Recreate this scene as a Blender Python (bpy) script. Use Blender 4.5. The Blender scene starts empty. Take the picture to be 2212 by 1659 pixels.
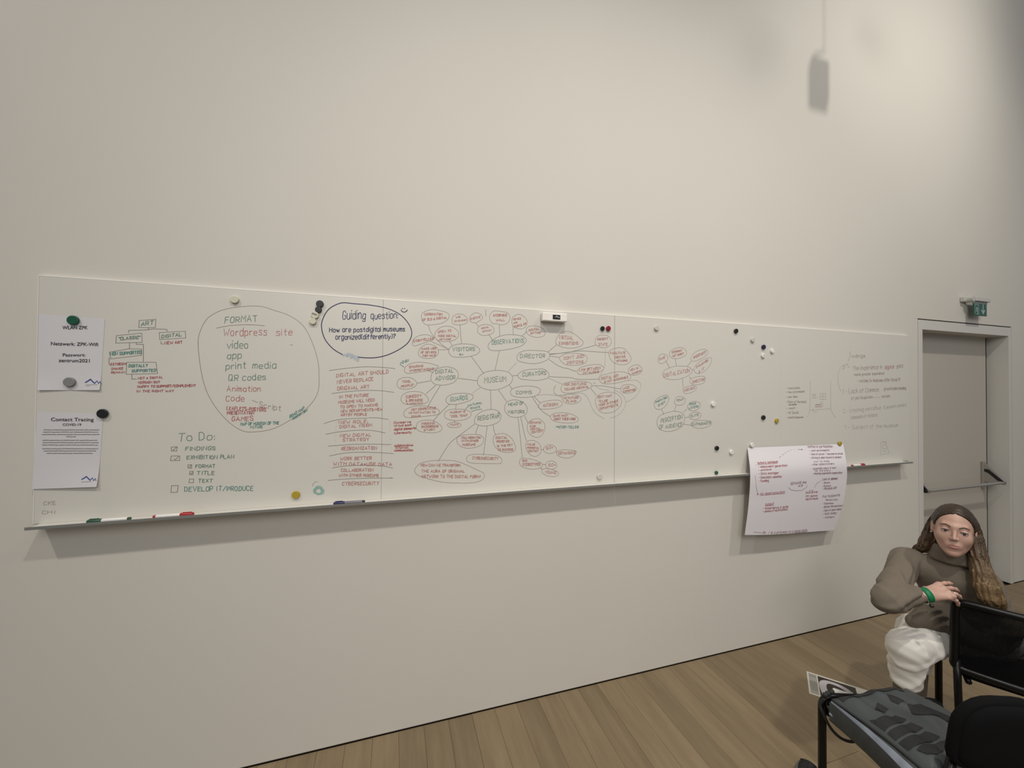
import bpy, bmesh, math, random
import numpy as np
from mathutils import Vector, Matrix
C = bpy.context.scene.collection
sc = bpy.context.scene
PI = math.pi

# ---------------------------------------------------------------- camera, world, lights
def make_camera():
    yaw, pitch, roll = 0.294135, 0.012643, 0.006318
    f = Vector((math.sin(yaw)*math.cos(pitch), math.cos(yaw)*math.cos(pitch), math.sin(pitch)))
    r = Vector((math.cos(yaw), -math.sin(yaw), 0)); u = r.cross(f)
    r2 = r*math.cos(roll)+u*math.sin(roll); u2 = -r*math.sin(roll)+u*math.cos(roll)
    cd = bpy.data.cameras.new('camera'); co = bpy.data.objects.new('camera', cd); C.objects.link(co)
    m = Matrix((( r2.x, u2.x, -f.x, 0.0), (r2.y, u2.y, -f.y, -1.95), (r2.z, u2.z, -f.z, 1.64524), (0, 0, 0, 1)))
    co.matrix_world = m
    cd.sensor_fit = 'HORIZONTAL'; cd.sensor_width = 36.0; cd.lens = 835.26*36.0/2212.0
    cd.clip_start = 0.02
    sc.camera = co
make_camera()
sc.view_settings.view_transform = 'Standard'; sc.view_settings.look = 'None'
sc.view_settings.exposure = 0.0; sc.view_settings.gamma = 1.0; sc.view_settings.use_curve_mapping = False
w = bpy.data.worlds.new('room_light'); sc.world = w; w.use_nodes = True
w.node_tree.nodes['Background'].inputs[0].default_value = (0.93, 0.95, 1.0, 1)
w.node_tree.nodes['Background'].inputs[1].default_value = 0.27
def lamp(name, loc, tgt, power, radius=0.06, angle=130, col=(1.0, 0.935, 0.845)):
    l = bpy.data.lights.new(name, 'SPOT'); l.energy = power; l.shadow_soft_size = radius
    l.spot_size = math.radians(angle); l.spot_blend = 1.0; l.color = col
    o = bpy.data.objects.new(name, l); C.objects.link(o); o.location = loc
    o.rotation_euler = (Vector(tgt)-Vector(loc)).to_track_quat('-Z', 'Y').to_euler()
    return o
LAMPS = [((-2.9, -2.7, 6.0), (-0.9, 0, 0.1), 360, 78, 0.08), ((0.6, -2.8, 6.0), (1.2, 0, 0.0), 425, 74, 0.08),
         ((3.4, -2.8, 6.0), (3.5, 0, 0.7), 330, 94, 0.10), ((4.4, -1.8, 5.2), (3.7, 0, 4.6), 75, 105, 0.30)]
for a, b, p, g, r in LAMPS: lamp('ceiling_spot', a, b, p, r, g)
lamp('soft_fill_lamp', (-0.4, -5.2, 4.3), (3.6, 0, 1.0), 430, 1.3, 130, (1.0, 0.965, 0.925))  # broad soft fill added behind the camera to brighten lower wall and door side

# ---------------------------------------------------------------- helpers
def mat(name, col, rough=0.6, metal=0.0, noise=0.0, nscale=30.0, bump=0.0, bscale=200.0, spec=0.5, stretch=None, coat=0.0):
    m = bpy.data.materials.new(name); m.use_nodes = True
    nt = m.node_tree; b = nt.nodes['Principled BSDF']
    b.inputs['Base Color'].default_value = (*col, 1); b.inputs['Roughness'].default_value = rough
    b.inputs['Metallic'].default_value = metal; b.inputs['Specular IOR Level'].default_value = spec
    b.inputs['Coat Weight'].default_value = coat
    if noise or bump:
        tc = nt.nodes.new('ShaderNodeTexCoord'); mp = nt.nodes.new('ShaderNodeMapping')
        nt.links.new(tc.outputs['Object'], mp.inputs[0])
        if stretch: mp.inputs['Scale'].default_value = stretch
    if noise:
        n = nt.nodes.new('ShaderNodeTexNoise'); n.inputs['Scale'].default_value = nscale; n.inputs['Detail'].default_value = 5
        nt.links.new(mp.outputs[0], n.inputs[0])
        mx = nt.nodes.new('ShaderNodeMix'); mx.data_type = 'RGBA'
        mx.inputs[6].default_value = (*[c*(1-noise) for c in col], 1); mx.inputs[7].default_value = (*[min(1, c*(1+noise)) for c in col], 1)
        nt.links.new(n.outputs[0], mx.inputs[0]); nt.links.new(mx.outputs[2], b.inputs['Base Color'])
    if bump:
        n2 = nt.nodes.new('ShaderNodeTexNoise'); n2.inputs['Scale'].default_value = bscale; n2.inputs['Detail'].default_value = 4
        nt.links.new(mp.outputs[0], n2.inputs[0])
        bp = nt.nodes.new('ShaderNodeBump'); bp.inputs['Strength'].default_value = bump; bp.inputs['Distance'].default_value = 0.002
        nt.links.new(n2.outputs[0], bp.inputs['Height']); nt.links.new(bp.outputs[0], b.inputs['Normal'])
    return m
def link(name, me, m=None, parent=None, smooth=False):
    o = bpy.data.objects.new(name, me); C.objects.link(o)
    if m is not None: me.materials.append(m)
    if parent is not None: o.parent = parent
    if smooth:
        for p in me.polygons: p.use_smooth = True
    return o
def obj(name, bm, m, parent=None, smooth=False):
    me = bpy.data.meshes.new(name); bm.to_mesh(me); bm.free()
    return link(name, me, m, parent, smooth)
def mesh(name, V, Fc, m, parent=None, smooth=False):
    me = bpy.data.meshes.new(name); me.from_pydata([tuple(map(float, v)) for v in V], [], [tuple(int(i) for i in f) for f in Fc]); me.update()
    return link(name, me, m, parent, smooth)
def thing(name, label, cat, loc=(0, 0, 0), group=None, rotz=0.0):
    o = bpy.data.objects.new(name, None); C.objects.link(o); o.location = loc; o.rotation_euler = (0, 0, rotz)
    o.empty_display_size = 0.05
    return tag(o, label, cat, group)
def tag(o, label, cat, group=None):
    o['label'] = label; o['category'] = cat
    if group: o['group'] = group
    return o
def struct(o): o['kind'] = 'structure'; return o
def box(bm, x0, x1, y0, y1, z0, z1, bev=0.0, seg=2):
    r = bmesh.ops.create_cube(bm, size=1.0)
    vs = r['verts']
    for v in vs: v.co = Vector(((x0+x1)/2+v.co.x*(x1-x0), (y0+y1)/2+v.co.y*(y1-y0), (z0+z1)/2+v.co.z*(z1-z0)))
    if bev:
        es = list({e for v in vs for e in v.link_edges})
        bmesh.ops.bevel(bm, geom=es, offset=bev, segments=seg, affect='EDGES', profile=0.5)
    return bm
def B(*a, **k): return box(bmesh.new(), *a, **k)
def catmull(P, n=6, closed=False):
    P = [np.array(p, float) for p in P]; N = len(P); out = []
    if N < 3 and not closed: return P
    rng = range(N if closed else N-1)
    for i in rng:
        if closed: a, b, c, d = P[(i-1) % N], P[i], P[(i+1) % N], P[(i+2) % N]
        else: a, b, c, d = P[max(i-1, 0)], P[i], P[i+1], P[min(i+2, N-1)]
        for k in range(n):
            t = k/n
            out.append(0.5*((2*b)+(c-a)*t+(2*a-5*b+4*c-d)*t*t+(3*b-a-3*c+d)*t**3))
    if not closed: out.append(P[-1])
    return out
def tube(bm, P, r, seg=10, cap=True, closed=False):
    """a round tube along points P (r: number or list)"""
    P = [Vector(p) for p in P]; n = len(P); R = r if hasattr(r, '__len__') else [r]*n
    rings = []; up = None
    for i in range(n):
        t = (P[(i+1) % n]-P[i-1]) if closed else (P[min(i+1, n-1)]-P[max(i-1, 0)])
        t.normalize()
        if up is None:
            up = Vector((0, 0, 1)) if abs(t.z) < 0.9 else Vector((1, 0, 0))
        a = t.cross(up)
        if a.length < 1e-6: a = t.orthogonal()
        a.normalize(); b = a.cross(t).normalized(); up = b
        rings.append([bm.verts.new(P[i]+(a*math.cos(2*PI*k/seg)+b*math.sin(2*PI*k/seg))*R[i]) for k in range(seg)])
    for i in range(n if closed else n-1):
        A, D = rings[i], rings[(i+1) % n]
        for k in range(seg): bm.faces.new((A[k], A[(k+1) % seg], D[(k+1) % seg], D[k]))
    if cap and not closed:
        bm.faces.new(rings[0]); bm.faces.new(rings[-1][::-1])
    bmesh.ops.recalc_face_normals(bm, faces=bm.faces)
    return bm
def disc(bm, c, r, h, seg=20, bev=0.15, axis='y'):
    """a magnet-like disc lying against the board: c = centre on the board face, growing to -y"""
    prof = [(r*0.93, 0), (r, h*0.25), (r, h*(1-2*bev)), (r*0.96, h*0.92), (r*0.86, h), (0, h)]
    rings = []
    for rr, hh in prof:
        if rr == 0: rings.append([bm.verts.new((c[0], c[1]-hh, c[2]))]); continue
        rings.append([bm.verts.new((c[0]+rr*math.cos(2*PI*k/seg), c[1]-hh, c[2]+rr*math.sin(2*PI*k/seg))) for k in range(seg)])
    for A, D in zip(rings[:-1], rings[1:]):
        for k in range(seg):
            if len(D) == 1: bm.faces.new((A[k], A[(k+1) % seg], D[0]))
            else: bm.faces.new((A[k], A[(k+1) % seg], D[(k+1) % seg], D[k]))
    bm.faces.new(rings[0][::-1])
    bmesh.ops.recalc_face_normals(bm, faces=bm.faces)
    return bm

# single-stroke hand lettering, grid of x 0-9 and y 0-9 (a-c lie below the line)
GL = {'A':"00 39 60|13 53",'B':"00 09 49 58 56 45 05|45 54 51 40 00",'C':"57 49 19 07 02 10 40 52",'D':"00 09 39 57 52 30 00",'E':"59 09 00 50|05 45",
'F':"59 09 00|05 45",'G':"57 49 19 07 02 10 40 52 54 34",'H':"00 09|60 69|05 65",'I':"10 19",'J':"49 41 30 10 02",'K':"00 09|59 04|24 50",'L':"09 00 50",
'M':"00 09 34 69 60",'N':"00 09 60 69",'O':"19 07 02 10 40 52 57 49 19",'P':"00 09 49 58 55 44 04",'Q':"19 07 02 10 40 52 57 49 19|33 60",
'R':"00 09 49 58 55 44 04|24 50",'S':"57 49 19 08 06 15 44 53 51 40 10 02",'T':"09 69|39 30",'U':"09 02 10 40 52 59",'V':"09 30 69",'W':"09 20 45 60 89",
'X':"00 59|09 50",'Y':"09 35 69|35 30",'Z':"09 59 00 50",'0':"19 07 02 10 40 52 57 49 19",'1':"07 29 20",'2':"07 19 49 57 55 00 50",'3':"08 19 49 57 35 53 51 40 10 01",
'4':"39 03 63|45 40",'5':"59 09 05 45 53 51 40 00",'6':"48 29 05 02 10 40 52 54 45 05",'7':"09 59 20",'8':"49 19 07 15 45 53 40 10 03 15|45 57 49",'9':"54 14 06 19 49 57 50",
'a':"56 50|55 46 16 04 02 10 40 52",'b':"09 00|04 26 46 54 52 40 00",'c':"55 46 16 04 02 10 40 51",'d':"59 50|54 46 16 04 02 10 40 52",'e':"03 53 55 46 16 04 02 10 50",
'f':"48 39 28 20|06 46",'g':"56 5b 4c 1c 0b|54 46 16 04 02 10 40 52",'h':"09 00|04 26 46 54 50",'i':"06 00|08 09",'j':"26 2b 1c|28 29",'k':"09 00|46 03|24 50",'l':"09 00",
'm':"00 06|04 16 26 34 30|34 46 56 64 60",'n':"00 06|04 26 46 54 50",'o':"16 04 02 10 40 52 54 46 16",'p':"06 0c|04 26 46 54 52 40 00",'q':"56 5c|54 46 16 04 02 10 40 52",
'r':"00 06|04 26 46",'s':"55 46 16 05 14 43 51 40 10 01",'t':"29 21 30 40|06 46",'u':"06 02 10 40 54|56 50",'v':"06 30 66",'w':"06 20 35 50 76",'x':"00 56|06 50",'y':"06 30|66 30 1c",
'z':"06 56 00 50",':':"01 00|05 04",'.':"01 00",',':"11 0b",'-':"04 44",'=':"03 43|05 45",'?':"07 19 49 57 46 24 23|21 20",'(':"29 07 02 20",')':"09 27 22 00",'/':"00 59",
"'":"09 07",'"':"09 07|29 27",'&':"60 18 29 38 36 02 01 10 30 53",'+':"04 44|26 22"}
YV = {'a': -1, 'b': -2, 'c': -3}
def glyph(ch):
    st = [[(int(q[0]), YV.get(q[1]) if q[1] in YV else int(q[1])) for q in s.split()] for s in GL[ch].split('|')]
    return st, max(x for s in st for x, y in s)
RND = random.Random(7)
def lay_text(s, x0, z0, x1, z1, h, wob=0.35):
    """strokes of a hand-lettered line from (x0,z0) to (x1,z1) with cap height h, in mm"""
    adv = []; cur = 0.0
    for ch in s:
        if ch == ' ': adv.append(cur); cur += 4.2; continue
        adv.append(cur); cur += glyph(ch)[1]+2.6
    total = max(cur-2.6, 1.0); out = []
    for ch, a in zip(s, adv):
        if ch == ' ': continue
        dy = RND.uniform(-wob, wob)*1.2; sk = RND.uniform(-0.05, 0.12); k = RND.uniform(0.9, 1.08)
        for st in glyph(ch)[0]:
            L = []
            for gx, gy in st:
                t = (a+gx+sk*gy+RND.uniform(-wob, wob)*0.6)/total
                v = ((gy+RND.uniform(-wob, wob)*0.6)*k+dy)*h/9.0
                L.append((x0+(x1-x0)*t-(z1-z0)/max(abs(x1-x0), 1)*v*0.0, z0+(z1-z0)*t+v))
            out.append(L)
    return out
def ribbon(polys, w):
    """flat stroke ribbons in 2D: list of polylines -> verts2d, faces"""
    V = []; Fc = []
    for P in polys:
        P = [np.array(p, float) for p in P]
        Q = [P[0]]
        for p in P[1:]:
            if np.linalg.norm(p-Q[-1]) > 1e-3: Q.append(p)
        if len(Q) < 2: continue
        n = len(Q); base = len(V)
        for i in range(n):
            d1 = Q[i]-Q[max(i-1, 0)]; d2 = Q[min(i+1, n-1)]-Q[i]
            if i == 0: d1 = d2
            if i == n-1: d2 = d1
            d1 = d1/np.linalg.norm(d1); d2 = d2/np.linalg.norm(d2)
            t = d1+d2; ln = np.linalg.norm(t)
            t = d1 if ln < 0.3 else t/ln
            nn = np.array((-t[1], t[0])); kk = 1.0/max(0.55, abs(np.dot(nn, np.array((-d1[1], d1[0])))))
            ext = np.zeros(2)
            if i == 0: ext = -d2*w*0.35
            if i == n-1: ext = d1*w*0.35
            V.append(Q[i]+ext+nn*w*0.5*kk); V.append(Q[i]+ext-nn*w*0.5*kk)
        for i in range(n-1):
            a = base+2*i; Fc.append((a, a+1, a+3, a+2))
    return V, Fc
def ink_mesh(name, polys, w, m, parent, place):
    """marker strokes; every stroke lies a hair above the one before so that crossings stay clean"""
    V = []; Fc = []
    for k, P in enumerate(polys):
        v, f = ribbon([P], w); b = len(V)
        for i, q in enumerate(v):
            p = np.array(place(q[0], q[1]), float); p[1] -= k*1.6e-5+(i//2)*2.5e-6; V.append(p)
        Fc += [tuple(j+b for j in t) for t in f]
    return mesh(name, V, Fc, m, parent)
def print_text(s, x0, z0, x1, h, bold=0.012):
    """printed (type-set) line in 2D mm from Blender's built-in sans: verts2d, faces, squeezed to x0..x1 with cap height h"""
    cu = bpy.data.curves.new('type', 'FONT'); cu.body = s; cu.size = 1.0; cu.offset = bold; cu.resolution_u = 3
    o = bpy.data.objects.new('type', cu); C.objects.link(o)
    dg = bpy.context.evaluated_depsgraph_get()
    me = bpy.data.meshes.new_from_object(o.evaluated_get(dg))
    V = np.array([(v.co.x, v.co.y) for v in me.vertices]); Fc = [tuple(p.vertices) for p in me.polygons]
    bpy.data.objects.remove(o); bpy.data.curves.remove(cu); bpy.data.meshes.remove(me)
    cap = 0.69
    V[:, 0] = x0+(V[:, 0]-V[:, 0].min())/(np.ptp(V[:, 0]))*(x1-x0); V[:, 1] = z0+V[:, 1]/cap*h
    return [tuple(v) for v in V], Fc

# ---------------------------------------------------------------- materials
M = {}
M['wall'] = mat('plaster_wall', (0.625, 0.60, 0.54), 0.85, noise=0.025, nscale=1.3, bump=0.08, bscale=90)
M['board'] = mat('enamel_board', (0.655, 0.635, 0.575), 0.34, noise=0.012, nscale=2.0)
M['board_edge'] = mat('board_edge', (0.86, 0.83, 0.77), 0.3)
M['tray'] = mat('painted_tray', (0.62, 0.60, 0.55), 0.4)
M['joint'] = mat('joint', (0.05, 0.045, 0.04), 0.8); M['joint_light'] = mat('joint_light', (0.30, 0.29, 0.26), 0.8)
M['frame'] = mat('painted_steel', (0.61, 0.595, 0.55), 0.5)
M['leaf'] = mat('painted_door', (0.48, 0.445, 0.385), 0.5, noise=0.02, nscale=2)
M['dark'] = mat('shadow_gap', (0.03, 0.027, 0.024), 0.9)
M['black'] = mat('black_plastic', (0.012, 0.012, 0.012), 0.4)
M['metal'] = mat('satin_metal', (0.42, 0.40, 0.37), 0.38, metal=0.6)
INK = {'g': (0.125, 0.215, 0.165), 'G': (0.06, 0.225, 0.195), 'r': (0.43, 0.125, 0.11), 'R': (0.38, 0.05, 0.055), 'd': (0.20, 0.19, 0.16), 'w': (0.29, 0.20, 0.17),
       's': (0.37, 0.35, 0.31), 'b': (0.012, 0.014, 0.085), 'B': (0.46, 0.50, 0.56), 'T': (0.26, 0.43, 0.38), 'L': (0.03, 0.055, 0.25), 'p': (0.31, 0.185, 0.22), 'q': (0.42, 0.13, 0.15), 'k': (0.05, 0.05, 0.055)}
for k_, c_ in INK.items(): M['ink_'+k_] = mat('marker_ink_'+k_, c_, 0.5)

# ---------------------------------------------------------------- setting
DX0, DX1, DZ = 3.869, 5.118, 2.212      # rough opening in the wall
bm = bmesh.new()
box(bm, -7.0, DX0, 0, 0.25, 0.0065, 6.5); box(bm, DX1, 11.0, 0, 0.25, 0.0065, 6.5); box(bm, DX0, DX1, 0, 0.25, DZ, 6.5)
struct(obj('wall_back', bm, M['wall']))
bm = bmesh.new(); box(bm, -7.0, DX0, 0.005, 0.2, 0.0, 0.0065); box(bm, DX1, 11.0, 0.005, 0.2, 0.0, 0.0065)
struct(obj('trim_1', bm, mat('floor_joint', (0.15, 0.12, 0.08), 0.9)))
# floor: a dark bed with loose-laid oak boards running square to the wall
def oak():
    m = bpy.data.materials.new('oak_board'); m.use_nodes = True; nt = m.node_tree; b = nt.nodes['Principled BSDF']
    b.inputs['Roughness'].default_value = 0.42; b.inputs['Specular IOR Level'].default_value = 0.35
    tc = nt.nodes.new('ShaderNodeTexCoord'); oi = nt.nodes.new('ShaderNodeObjectInfo'); mp = nt.nodes.new('ShaderNodeMapping')
    ad = nt.nodes.new('ShaderNodeVectorMath'); ad.operation = 'ADD'; sc_ = nt.nodes.new('ShaderNodeVectorMath'); sc_.operation = 'SCALE'
    cx = nt.nodes.new('ShaderNodeCombineXYZ')
    for i in range(3): nt.links.new(oi.outputs['Random'], cx.inputs[i])
    nt.links.new(cx.outputs[0], sc_.inputs[0]); sc_.inputs['Scale'].default_value = 37.0
    nt.links.new(tc.outputs['Object'], ad.inputs[0]); nt.links.new(sc_.outputs[0], ad.inputs[1])
    nt.links.new(ad.outputs[0], mp.inputs[0]); mp.inputs['Scale'].default_value = (9.0, 0.9, 1.0)
    n1 = nt.nodes.new('ShaderNodeTexNoise'); n1.inputs['Scale'].default_value = 2.2; n1.inputs['Detail'].default_value = 6; n1.inputs['Roughness'].default_value = 0.62
    nt.links.new(mp.outputs[0], n1.inputs[0])
    cr = nt.nodes.new('ShaderNodeValToRGB'); nt.links.new(n1.outputs[0], cr.inputs[0])
    cr.color_ramp.elements[0].position = 0.33; cr.color_ramp.elements[0].color = (0.185, 0.137, 0.080, 1)
    cr.color_ramp.elements[1].position = 0.70; cr.color_ramp.elements[1].color = (0.245, 0.186, 0.112, 1)
    hs = nt.nodes.new('ShaderNodeHueSaturation'); mr = nt.nodes.new('ShaderNodeMapRange')
    mr.inputs['To Min'].default_value = 0.88; mr.inputs['To Max'].default_value = 1.10
    nt.links.new(oi.outputs['Random'], mr.inputs['Value']); nt.links.new(mr.outputs[0], hs.inputs['Value'])
    nt.links.new(cr.outputs[0], hs.inputs['Color']); nt.links.new(hs.outputs[0], b.inputs['Base Color'])
    bp = nt.nodes.new('ShaderNodeBump'); bp.inputs['Strength'].default_value = 0.06; bp.inputs['Distance'].default_value = 0.002
    nt.links.new(n1.outputs[0], bp.inputs['Height']); nt.links.new(bp.outputs[0], b.inputs['Normal'])
    return m
M['oak'] = oak()
floor = struct(obj('floor', B(-7, 11, -6, 0.25, -0.12, -0.022), mat('floor_bed', (0.07, 0.05, 0.03), 0.9)))
PW = 0.118
rp = random.Random(11)
plank_me = {}
for ci in range(74):
    x0 = -1.5+ci*PW; y = -0.002; first = True
    while y > -3.1:
        L = rp.choice((0.9, 1.3, 1.7, 2.1)) if not first else rp.choice((0.7, 1.3, 1.7, 2.1)); first = False
        if L not in plank_me:
            bm = B(-PW/2+0.0004, PW/2-0.0004, -L+0.0012, 0, -0.02, 0.0)
            es = [e for e in bm.edges if all(v.co.z > -0.001 for v in e.verts)]
            bmesh.ops.bevel(bm, geom=es, offset=0.0006, segments=1, affect='EDGES')
            me = bpy.data.meshes.new('plank'); bm.to_mesh(me); bm.free(); me.materials.append(M['oak']); plank_me[L] = me
        o = bpy.data.objects.new('plank', plank_me[L]); C.objects.link(o); o.parent = floor
        o.location = (x0+PW/2, y, -rp.random()*0.0006)
        y -= L

# door with its steel frame, recessed leaf and push bar
door = bpy.data.objects.new('door_1', None); C.objects.link(door); door['kind'] = 'structure'; door.location = (4.49, 0.0, 0.0)
def under(o, par): o.parent = par; o.matrix_parent_inverse = par.matrix_basis.inverted(); return o
FX0, FX1, OX0, OX1, FZ, OZ = 3.875, 5.112, 3.926, 5.076, 2.203, 2.128
bm = bmesh.new()
box(bm, FX0, OX0, -0.001, 0.135, 0.0, FZ, 0.0015, 1); box(bm, OX1, FX1, -0.001, 0.135, 0.0, FZ, 0.0015, 1); box(bm, OX0, OX1, -0.001, 0.135, OZ, FZ, 0.0015, 1)
under(obj('door_frame', bm, M['frame']), door)
bm = bmesh.new(); box(bm, DX0-0.001, FX0+0.002, 0.01, 0.24, 0, DZ); box(bm, FX1-0.002, DX1+0.001, 0.01, 0.24, 0, DZ); box(bm, FX0, FX1, 0.012, 0.24, FZ-0.002, DZ+0.001)
under(obj('frame_gap', bm, M['dark']), door)
under(obj('door_leaf', B(OX0-0.03, 5.034, 0.12, 0.17, 0.004, OZ+0.01, 0.002, 1), M['leaf']), door)
under(obj('door_seal', B(5.0345, OX1+0.03, 0.136, 0.16, 0.0, OZ+0.01), M['black']), door)
bar = under(obj('push_bar', tube(bmesh.new(), [(3.952, -0.004, 0.8725), (4.945, -0.004, 0.8725)], 0.0125, 14), M['metal'], smooth=False), door)
def bar_mount(x, par):
    bm = bmesh.new(); box(bm, x-0.016, x+0.016, 0.098, 0.12, 0.80, 1.035, 0.006, 2)
    under(obj('mounting_plate', bm, M['metal']), par)
    # swinging arm: a wedge whose top runs from the plate down to the bar
    def wedge(x0, x1, pts):
        bm = bmesh.new(); A = [bm.verts.new((x0, y, z)) for y, z in pts]; D = [bm.verts.new((x1, y, z)) for y, z in pts]
        n = len(pts); bm.faces.new(A); bm.faces.new(D[::-1])
        for i in range(n): bm.faces.new((A[i], D[i], D[(i+1) % n], A[(i+1) % n]))
        bmesh.ops.recalc_face_normals(bm, faces=bm.faces); return bm
    under(obj('swing_arm', wedge(x-0.013, x+0.013, [(0.10, 1.012), (0.075, 1.0), (-0.02, 0.884), (-0.018, 0.858), (0.02, 0.86), (0.10, 0.862), (0.10, 0.90)]), M['metal']), par)
    under(obj('arm_inlay', wedge(x-0.0145, x-0.0125, [(0.098, 0.972), (0.072, 0.972), (-0.016, 0.884), (0.018, 0.884), (0.075, 0.94), (0.098, 0.95)]), M['black']), par)
bar_mount(4.958, door); bar_mount(3.958, door)
under(obj('bar_cap', tube(bmesh.new(), [(3.938, -0.004, 0.8725), (3.954, -0.004, 0.8725)], 0.0138, 14), M['black']), door)
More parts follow.
